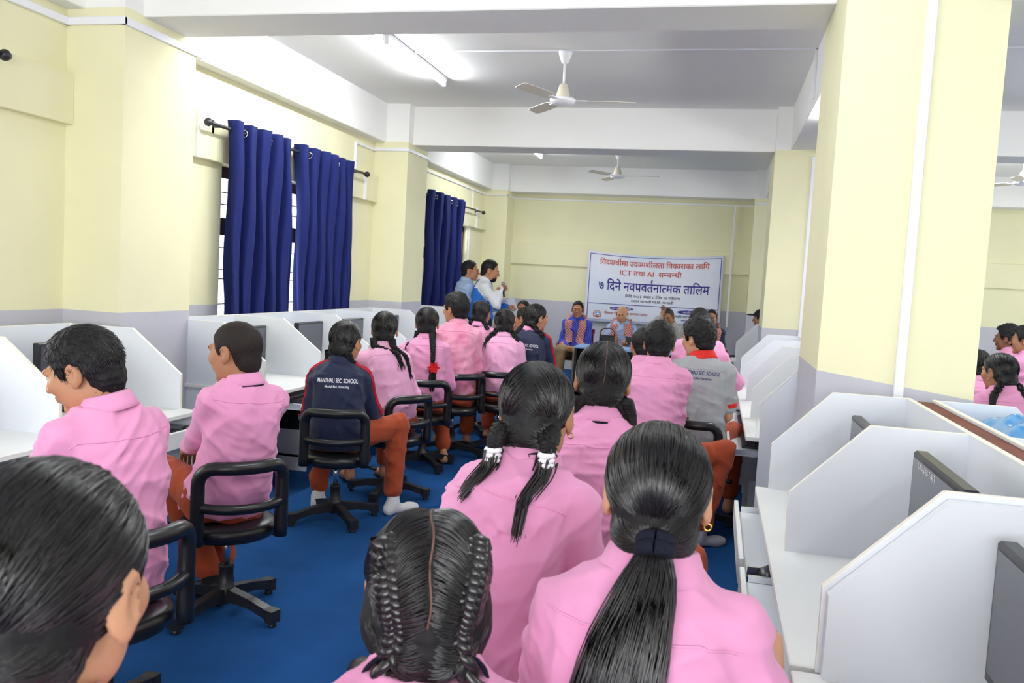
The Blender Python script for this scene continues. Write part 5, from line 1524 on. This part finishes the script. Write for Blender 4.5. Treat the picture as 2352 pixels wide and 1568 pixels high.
# nearest centre girl with french braids
I = person('R4', 'girl in pink shirt with two french braids, bottom centre', yaw=20, hy=20, hp=.06, hs=1.03, neck=.022, male=False, tone='tan', hair='girl', lean=(.08, 0), cord=True, sc=.98, bow=.03, **who('R4'))
def french(I, n):
    rg = I['rng']; out = []; cv_, cq_ = hair_cap('girl_full', .0034); out.append((cv_, cq_))
    K = 12; t = np.linspace(0, 1, K)
    def brd(u, sd):          # direction of the braid line on the head, u = 0 front top .. 1 nape
        a2 = np.radians(35 + 183 * u); w = np.interp(u, [0, .25, .6, .85, 1], [.50, .56, .56, .54, .46])
        d = np.stack([sd * w, np.cos(a2) * np.sqrt(1 - w ** 2), np.sin(a2) * np.sqrt(1 - w ** 2)], -1)
        return d / np.linalg.norm(d, axis=-1)[..., None]
    for sd in (-1, 1):
        for fam in (0, 1):   # 0: from the parting outwards; 1: from the side hairline backwards
            m = n // 4 if fam == 0 else n // 2; u = rg.uniform(0, 1, m)
            if fam == 0:
                ang = np.radians(28 + 212 * u); P0 = np.stack([sd * rg.uniform(.015, .14, m), np.cos(ang), np.sin(ang)], -1)
            else:
                ang = np.radians(0 + 225 * u); P0 = np.stack([sd * rg.uniform(.8, 2.2, m), np.cos(ang) * .8, np.sin(ang) * .8 - .15], -1)
            P0 /= np.linalg.norm(P0, axis=1)[:, None]
            ok = scalp_ok(P0, True); P0 = P0[ok]; u = u[ok]
            P1 = brd(np.clip(u + .14, 0, 1), sd) + rg.normal(size=P0.shape) * .035; P1 /= np.linalg.norm(P1, axis=1)[:, None]
            Dd = (1 - t)[None, :, None] * P0[:, None] + t[None, :, None] * P1[:, None]; Dd /= np.linalg.norm(Dd, axis=2)[..., None]
            lift = .006 * np.sin(np.pi * t * .8)[None] + rg.normal(size=(len(P0), 1)) * .0012
            out.append(tubes_np(hair_surf(Dd, lift, True), np.full((len(P0), K), .0013), 3))
    v, q = join(out); I['put']('hair', [M_HAIR, M_HAIRS], I['Hc'] + (v * I['hs']) @ I['Rh'].T, q, split=len(cq_))
    for sd in (-1, 1):
        pth = [I['Hc'] + I['Rh'] @ (hair_surf(brd(np.array([u]), sd), .001, True)[0] * I['hs']) for u in np.linspace(.38, 1.0, 12)]
        pth += [hl(I, (sd * .068, -.085, -.105)), I['T'].surf(.90, deg(270 + sd * 50), .04), I['T'].surf(.72, deg(270 + sd * 48), .04), I['T'].surf(.6, deg(270 + sd * 48), .04)]
        vv, qq = braid(pth, .029, 7, rg, .05, 12); I['put']('french_braid', M_HAIRS, vv, qq)
    a = np.linspace(math.radians(35), math.radians(208), 30)
    lp = hair_surf(np.stack([.02 * np.sin(a * 7), np.cos(a), np.sin(a)], -1), .0016)
    vv, qq = tubes_np(lp[None], np.full((1, 30), .0015), 6); I['put']('hair_parting', M_PART, I['Hc'] + (vv * I['hs']) @ I['Rh'].T, qq)
french(I, 3600)
seat_on('R4', 'black swivel chair under the girl with french braids')
# boys further up
I = person('R5', 'boy in pink shirt with arms folded, back to the camera on a black chair', yaw=-6, tw=4, hy=6, hp=.06, tone='brown', hair='full', strands=900, lean=(.04, 0), sc=.94, arms=('cross', 'cross'), tucked=False, sock=mat('grey_sock', '9a9aa2', .9, .2), legs=[(-.12, .4, 0, 0), (.41, .16, -.10, .0, .02, -60)], **who('R5'))
seat_on('R5', 'black swivel chair under the pink-shirted boy with folded arms', -8)
I = person('R6', 'boy in grey polo with red collar and school name on the back', yaw=-6, tw=0, hy=54, hp=.12, hs=1.0, tone='light', hair='tall', strands=900, shirt=M_GPOLO, collar_mat=M_REDC, sleeve='short', lean=(.06, 0), arms=('desk', 'lap'), tucked=False, face=True, legs=[(-.12, .4, 0, 0), (.2, .42, 0, 0)], **who('R6'))
back_text(I, [('MANTHALI SEC. SCHOOL', .034, .0, .014), ('Manthali Ma-1, Ramechhap', .0215, -.030, .01)], M_NPR, t=.79, rshift=.012)
for Sj, E, Wt, sgn in I['ARM']:
    c_ = Sj + (E - Sj) * .70
    I['put']('sleeve_cuff', M_REDC, *join([ring_tube(c_ + (E - Sj) * d, E - Sj, .060, .006) for d in (0, .03, .06)]))
seat_on('R6', 'black swivel chair under the boy in the grey polo', -10)
I = person('R7', 'boy in pink shirt half hidden left of the boy with folded arms', yaw=10, hy=14, hp=.2, tone='brown', hair='short', lean=(.1, 0), **who('R7'))
seat_on('R7', 'black swivel chair hidden before the boy with folded arms')
I = person('R8', 'pink-shirted student farthest ahead in the right-hand row', yaw=6, hy=6, hp=.05, tone='brown', hair='full', lean=(.05, 0), shirt=M_PINK2, sc=1.05, **who('R8'))
seat_on('R8', 'black swivel chair of the farthest student in the right-hand row')
I = person('R9', 'pink-shirted student just ahead of the boy in the grey polo', yaw=-4, hy=2, hp=.05, tone='brown', hair='full', lean=(.05, 0), arms=('lap', 'desk'), **who('R9'))
seat_on('R9', 'black swivel chair of the student ahead of the grey polo')
# people in the other half of the room
I = person('Q1', 'girl in pink shirt with two braids at the right edge of the photo', yaw=10, hy=34, hp=.05, male=False, tone='brown', hair='girl', lean=(.05, 0), face=True, **who('Q1'))
hair_girl(I, [TL, TRt], 600, .0018, .003, 10, part=False)
for sd in (-1, 1): add_braid(I, back_path(I, hl(I, (sd * .062, -.075, -.065)), sd, .86), .030, 6)
I['put']('earring', M_GOLD, *ring_tube(hl(I, (-.086, -.004, -.045)), I['f'], .008, .002))
seat_on('Q1', 'black swivel chair of the girl at the right edge')
I = person('Q2', 'boy in pink shirt with curly hair facing left, far right', yaw=40, hy=62, hp=.03, tone='dark', hair='tall', lean=(.04, 0), face=True, cord=True, **who('Q2'))
seat_on('Q2', 'black swivel chair of the curly-haired boy on the far right')
I = person('Q3', 'boy with glasses cut off by the right edge of the photo', yaw=40, hy=66, hp=.03, tone='brown', hair='full', lean=(.04, 0), face=True, **who('Q3'))
for sd in (-1, 1): I['put']('glasses_rim', M_IRON, *ring_tube(hl(I, (sd * .032, .100, .007)), I['Rh'] @ np.array([0, 1.0, 0]), .021, .0022))
seat_on('Q3', 'black swivel chair of the boy with glasses on the far right')
I = person('Q4', 'dark-haired student almost hidden behind the big right pillar', yaw=10, hy=10, hp=.05, male=False, tone='brown', hair='girl', lean=(.04, 0), **who('Q4'))
hair_girl(I, [TL, TRt], 200, .0026, .003, 8)
seat_on('Q4', 'black swivel chair behind the big right pillar')
I = person('C', 'person in a dark cap looking over the far right carrels', yaw=70, hy=75, hp=.05, tone='brown', hair='short', lean=(.04, 0), shirt=M_DKTR, trousers=M_DKTR, face=True, **who('C'))
s = SDF(); s.add(ell((0, -.014, .045), (.092, .112, .092))).add(ell((0, .12, .055), (.070, .075, .012)), .01)
def pc_(Dd, X, Y, Z): return np.maximum(Dd, .040 - Z)
cvv, cqq = s.mesh(.006, pc_); I['put']('cap', mat('dark_cap_cloth', '24262b', .8, .2), I['Hc'] + (cvv * I['hs']) @ I['Rh'].T, cqq)
seat_on('C', 'black swivel chair behind the far right carrels')

# ------------------------------------------------------------------ banner on the back wall (flat print built as thin lettering)
BX0, BX1, BZ0, BZ1 = -2.16, 0.075, 0.85, 2.05
BY = YB - .075
M_BAN = mat('white_vinyl_banner', 'eceaf4', .35, .4, noise=(1.2, .06), col2='d5dff0', bump=(2.5, .25, .05))
M_BRED = mat('banner_red_print', 'd2452f', .5, .3); M_BPUR = mat('banner_purple_print', '3a2f8f', .5, .3); M_BBLK = mat('banner_black_print', '2b2b30', .5, .3); M_BWHT = mat('banner_white_print', 'f2f2f6', .5, .3)
ban = thing('banner', 'white vinyl banner with red and purple Devanagari lettering on the back wall', 'banner', ((BX0 + BX1) / 2, BY, BZ0))
BW, BH = BX1 - BX0, BZ1 - BZ0
def sag(u, v):
    """height of a point of the cloth: u, v in 0..1"""
    top = -.055 * (4 * u * (1 - u)) ** 1.0 * v ** 2
    return v * BH + top + .006 * u
def bump_y(u, v): return -.012 * math.sin(3.1 * u + 4 * v) - .010 * math.sin(9 * u - 3 * v) * v
nu, nv = 40, 24
vs = [((u - .5) * BW, bump_y(u, v), sag(u, v)) for u in np.linspace(0, 1, nu) for v in np.linspace(0, 1, nv)]
id_ = np.arange(nu * nv).reshape(nu, nv)
qq = np.stack([id_[:-1, :-1], id_[1:, :-1], id_[1:, 1:], id_[:-1, 1:]], -1).reshape(-1, 4)
o = new_obj('cloth', mesh_np('cloth', vs, qq), M_BAN, ban); md = o.modifiers.new('t', 'SOLIDIFY'); md.thickness = .002; md.offset = -1
def on_banner(pts2):
    return [((x), bump_y(x / BW + .5, z / BH) - .004, sag(x / BW + .5, z / BH)) for x, z in pts2]
def frame_line(n, p, w, m, seg=24):
    mb = MB()
    for (x0, z0, x1, z1) in p:
        dx, dz = x1 - x0, z1 - z0; l = math.hypot(dx, dz); nx, nz = -dz / l * w / 2, dx / l * w / 2
        a = []; b = []
        for k in range(seg + 1):
            t = k / seg; a.append((x0 + dx * t + nx, z0 + dz * t + nz)); b.append((x0 + dx * t - nx, z0 + dz * t - nz))
        A = on_banner(a); B_ = on_banner(b); V = A + B_
        mb.add(V, [(k, k + 1, seg + 2 + k, seg + 1 + k) for k in range(seg)])
    return mb.build(n, m, ban)
l, r_, t_, b_ = -BW / 2 + .045, BW / 2 - .045, BH - .045, .045
frame_line('border', [(l, b_, l, t_), (r_, b_, r_, t_), (l, t_, r_, t_), (l, .315, r_, .315)], .011, M_BPUR)
frame_line('border', [(l, b_, r_, b_)], .004, M_BPUR)
GC = {}
def text_mesh(body):
    c = bpy.data.curves.new('g', 'FONT'); c.body = body; c.size = 1.0
    o = bpy.data.objects.new('g', c); COL.objects.link(o)
    me = bpy.data.meshes.new_from_object(o.evaluated_get(bpy.context.evaluated_depsgraph_get()))
    bpy.data.objects.remove(o)
    return me
REF = max(v.co.x for v in text_mesh('IIIIII').vertices)
def glyph(ch):
    """mesh of a sign and its advance width"""
    if ch not in GC: GC[ch] = (text_mesh(ch), max(v.co.x for v in text_mesh(ch + 'IIIIII').vertices) - REF)
    return GC[ch]
def line_mesh(items, size, x_center, z, m, name, width=None):
    """items in visual order: a sign, or (sign, mode)"""
    bm = bmesh.new(); x = 0.0
    for it in items:
        s, mode = (it, None) if isinstance(it, str) else it
        if s == ' ': x += .26; continue
        if mode == 'slash':       # foot stroke of a conjunct r, hook above for a leading r
            b2 = bmesh.new(); q = [b2.verts.new(p) for p in ((-.44, .18, 0), (-.30, .26, 0), (-.30, .19, 0), (-.44, .10, 0))]; b2.faces.new(q); adv = 0
        elif mode == 'hook':
            b2 = bmesh.new(); P = []
            for k in range(9):
                a = math.radians(80 + 190 * k / 8); P.append((-.10 + .10 * math.cos(a), .83 + .12 * math.sin(a)))
            for (p, q_) in zip(P[:-1], P[1:]):
                dx, dy = q_[0] - p[0], q_[1] - p[1]; l = math.hypot(dx, dy); nx, ny = -dy / l * .035, dx / l * .035
                b2.faces.new([b2.verts.new(v) for v in ((p[0] + nx, p[1] + ny, 0), (q_[0] + nx, q_[1] + ny, 0), (q_[0] - nx, q_[1] - ny, 0), (p[0] - nx, p[1] - ny, 0))])
            adv = 0
        else:
            me, adv = glyph(s); b2 = bmesh.new(); b2.from_mesh(me)
            if mode == 'half':
                adv = adv - .17
                bmesh.ops.bisect_plane(b2, geom=b2.verts[:] + b2.edges[:] + b2.faces[:], plane_co=(adv, 0, 0), plane_no=(1, 0, 0), clear_outer=True)
            if mode == 'low':
                for v in b2.verts: v.co.x = (v.co.x) * .75 - .03; v.co.y = v.co.y * (1.0 if v.co.y > .55 else .9)
                adv = adv * .75 - .03
        for v in b2.verts: v.co.x += x
        tmp = bpy.data.meshes.new('t'); b2.to_mesh(tmp); b2.free()
        for dx_, dy_ in (((0, 0), (.022, 0), (.011, .02), (.011, -.012)) if size > .15 else ((0, 0), (.016, .006))):      # heavier strokes
            tmp.transform(Matrix.Translation((dx_, dy_, 0))); bm.from_mesh(tmp); tmp.transform(Matrix.Translation((-dx_, -dy_, 0)))
        bpy.data.meshes.remove(tmp)
        x += adv
    size_x = width / x if width else size
    for v in bm.verts:
        px = (v.co.x - x / 2) * size_x + x_center; pz = v.co.y * size + z
        u, w = px / BW + .5, pz / BH
        v.co = Vector((px, bump_y(u, w) - .005, sag(u, w)))
    me = bpy.data.meshes.new(name); bm.to_mesh(me); bm.free()
    return new_obj(name, me, m, ban)
PRE = lambda: ('\u093f', 'pre')
L1 = [PRE(), 'व', ('द', None), ('य', 'low'), 'ा', 'थ', 'ी', ('r', 'hook'), 'म', 'ा', ' ', 'उ', 'द', ('य', 'low'), 'म', 'श', 'ी', 'ल', 'त', 'ा', ' ', PRE(), 'व', 'क', 'ा', 'स', 'क', 'ा', ' ', 'ल', 'ा', PRE(), 'ग']
line_mesh(L1, .135, -.01, .985, M_BRED, 'red_lettering', 1.80)
L2 = [('I', 'latin'), ('C', 'latin'), ('T', 'latin'), ' ', 'त', 'थ', 'ा', ' ', ('A', 'latin'), ('I', 'latin'), ' ', ' ', 'स', ('म', 'half'), 'ब', ('न', 'half'), 'ध', 'ी']
line_mesh(L2, .125, -.06, .825, M_BRED, 'red_lettering', 1.02)
L3 = ['७', ' ', PRE(), 'द', 'न', 'े', ' ', 'न', 'व', 'प', ('r', 'slash'), 'व', 'त', ('r', 'hook'), 'न', 'ा', ('त', 'half'), 'म', 'क', ' ', 'त', 'ा', PRE(), 'ल', 'म']
line_mesh(L3, .215, .0, .555, M_BPUR, 'purple_lettering', 1.82)
L4 = [PRE(), 'म', PRE(), 'त', ' ', '२', '०', '८', '३', ' ', 'अ', 'स', 'ा', 'र', ' ', '८', ' ', 'द', 'े', PRE(), 'ख', ' ', '१', '४', ' ', 'ग', 'त', 'े', 'स', ('म', 'half'), 'म']
line_mesh(L4, .062, .0, .445, M_BBLK, 'black_lettering', .90)
L5 = [('स', 'half'), 'थ', 'ा', 'न', ' ', 'म', ('न', 'half'), 'थ', 'ल', 'ी', ' ', 'म', 'ा', '.', PRE(), 'व', '.', ' ', 'म', ('न', 'half'), 'थ', 'ल', 'ी']
line_mesh(L5, .058, .0, .365, M_BBLK, 'black_lettering', .70)
def oval(cx, cz, rx, rz, m, dy=.0035):
    a = np.linspace(0, 2 * math.pi, 33)[:-1]
    P2 = [(cx + rx * math.cos(t), cz + rz * math.sin(t)) for t in a]
    V = [(p[0], p[1] + .0012, p[2]) for p in on_banner(P2)]
    return MB().add(V, [list(range(32))]).build('print_oval', m, ban)
oval(-.50, .245, .20, .034, M_BPUR); line_mesh(['आ', 'थ', PRE(), 'क', ' ', 'स', 'ह', 'य', 'ो', 'ग'], .05, -.50, .226, M_BWHT, 'white_lettering', .33)
oval(.62, .245, .20, .034, M_BPUR); line_mesh(['आ', 'य', 'ो', 'ज', 'क'], .05, .62, .226, M_BWHT, 'white_lettering', .22)
line_mesh([PRE(), 'श', 'क', ('ष', None), 'ा', ' ', PRE(), 'व', 'क', 'ा', 'स', ' ', 'त', 'थ', 'ा', ' ', 'स', 'म', ('न', 'half'), 'व', 'य', ' ', 'इ', 'क', 'ा', 'इ'], .055, -.42, .145, M_BRED, 'red_lettering', .72)
line_mesh(['म', ('न', 'half'), 'थ', 'ल', 'ी', ' ', 'म', 'ा', ('ध', 'half'), 'य', PRE(), 'म', 'क', ' ', PRE(), 'व', 'द', ('य', 'low'), 'ा', 'ल', 'य'], .055, .65, .15, M_BPUR, 'purple_lettering', .64)
line_mesh(['म', ('न', 'half'), 'थ', 'ल', 'ी'], .05, .60, .09, M_BPUR, 'purple_lettering', .22)
# round emblem: red wreath, orange ring, blue-white hill
oval(-.90, .135, .072, .060, M_BRED); 
def disc(cx, cz, rx, rz, m, dy):
    a = np.linspace(0, 2 * math.pi, 29)[:-1]
    V = [(p[0], p[1] + dy, p[2]) for p in on_banner([(cx + rx * math.cos(t), cz + rz * math.sin(t)) for t in a])]
    return MB().add(V, [list(range(28))]).build('emblem', m, ban)
disc(-.90, .137, .060, .050, mat('emblem_cream', 'e9d9c8', .5, .3), .0006)
disc(-.90, .140, .046, .036, mat('emblem_blue', '6f9fd2', .5, .3), .0001)
V = [(p[0], p[1] - .0004, p[2]) for p in on_banner([(-.945, .128), (-.92, .152), (-.905, .142), (-.888, .162), (-.855, .128)])]
MB().add(V, [(0, 1, 2, 3, 4)]).build('emblem', M_BWHT, ban)
V = [(p[0], p[1] - .0005, p[2]) for p in on_banner([(-.97, .085), (-.83, .085), (-.845, .105), (-.955, .105)])]
MB().add(V, [(0, 1, 2, 3)]).build('emblem', mat('emblem_orange', 'c8642f', .5, .3), ban)
# curtain bit: little white lettering sticker strip on one monitor bezel
for o in list(COL.objects):
    if o.name.startswith('monitor') and o.get('label', '').startswith('dark monitor with white lettering'):
        c = bpy.data.curves.new('l', 'FONT'); c.body = '2-N-N-10-T-A-T'; c.size = .028; c.align_x = 'CENTER'
        tmp = bpy.data.objects.new('tmp', c); COL.objects.link(tmp)
        me = bpy.data.meshes.new_from_object(tmp.evaluated_get(bpy.context.evaluated_depsgraph_get())); bpy.data.objects.remove(tmp)
        s_ = new_obj('lettering', me, M_WPR, o); s_.rotation_euler = (HP, 0, 0); s_.location = (-.08, -.0243, .085 + .33 - .040)
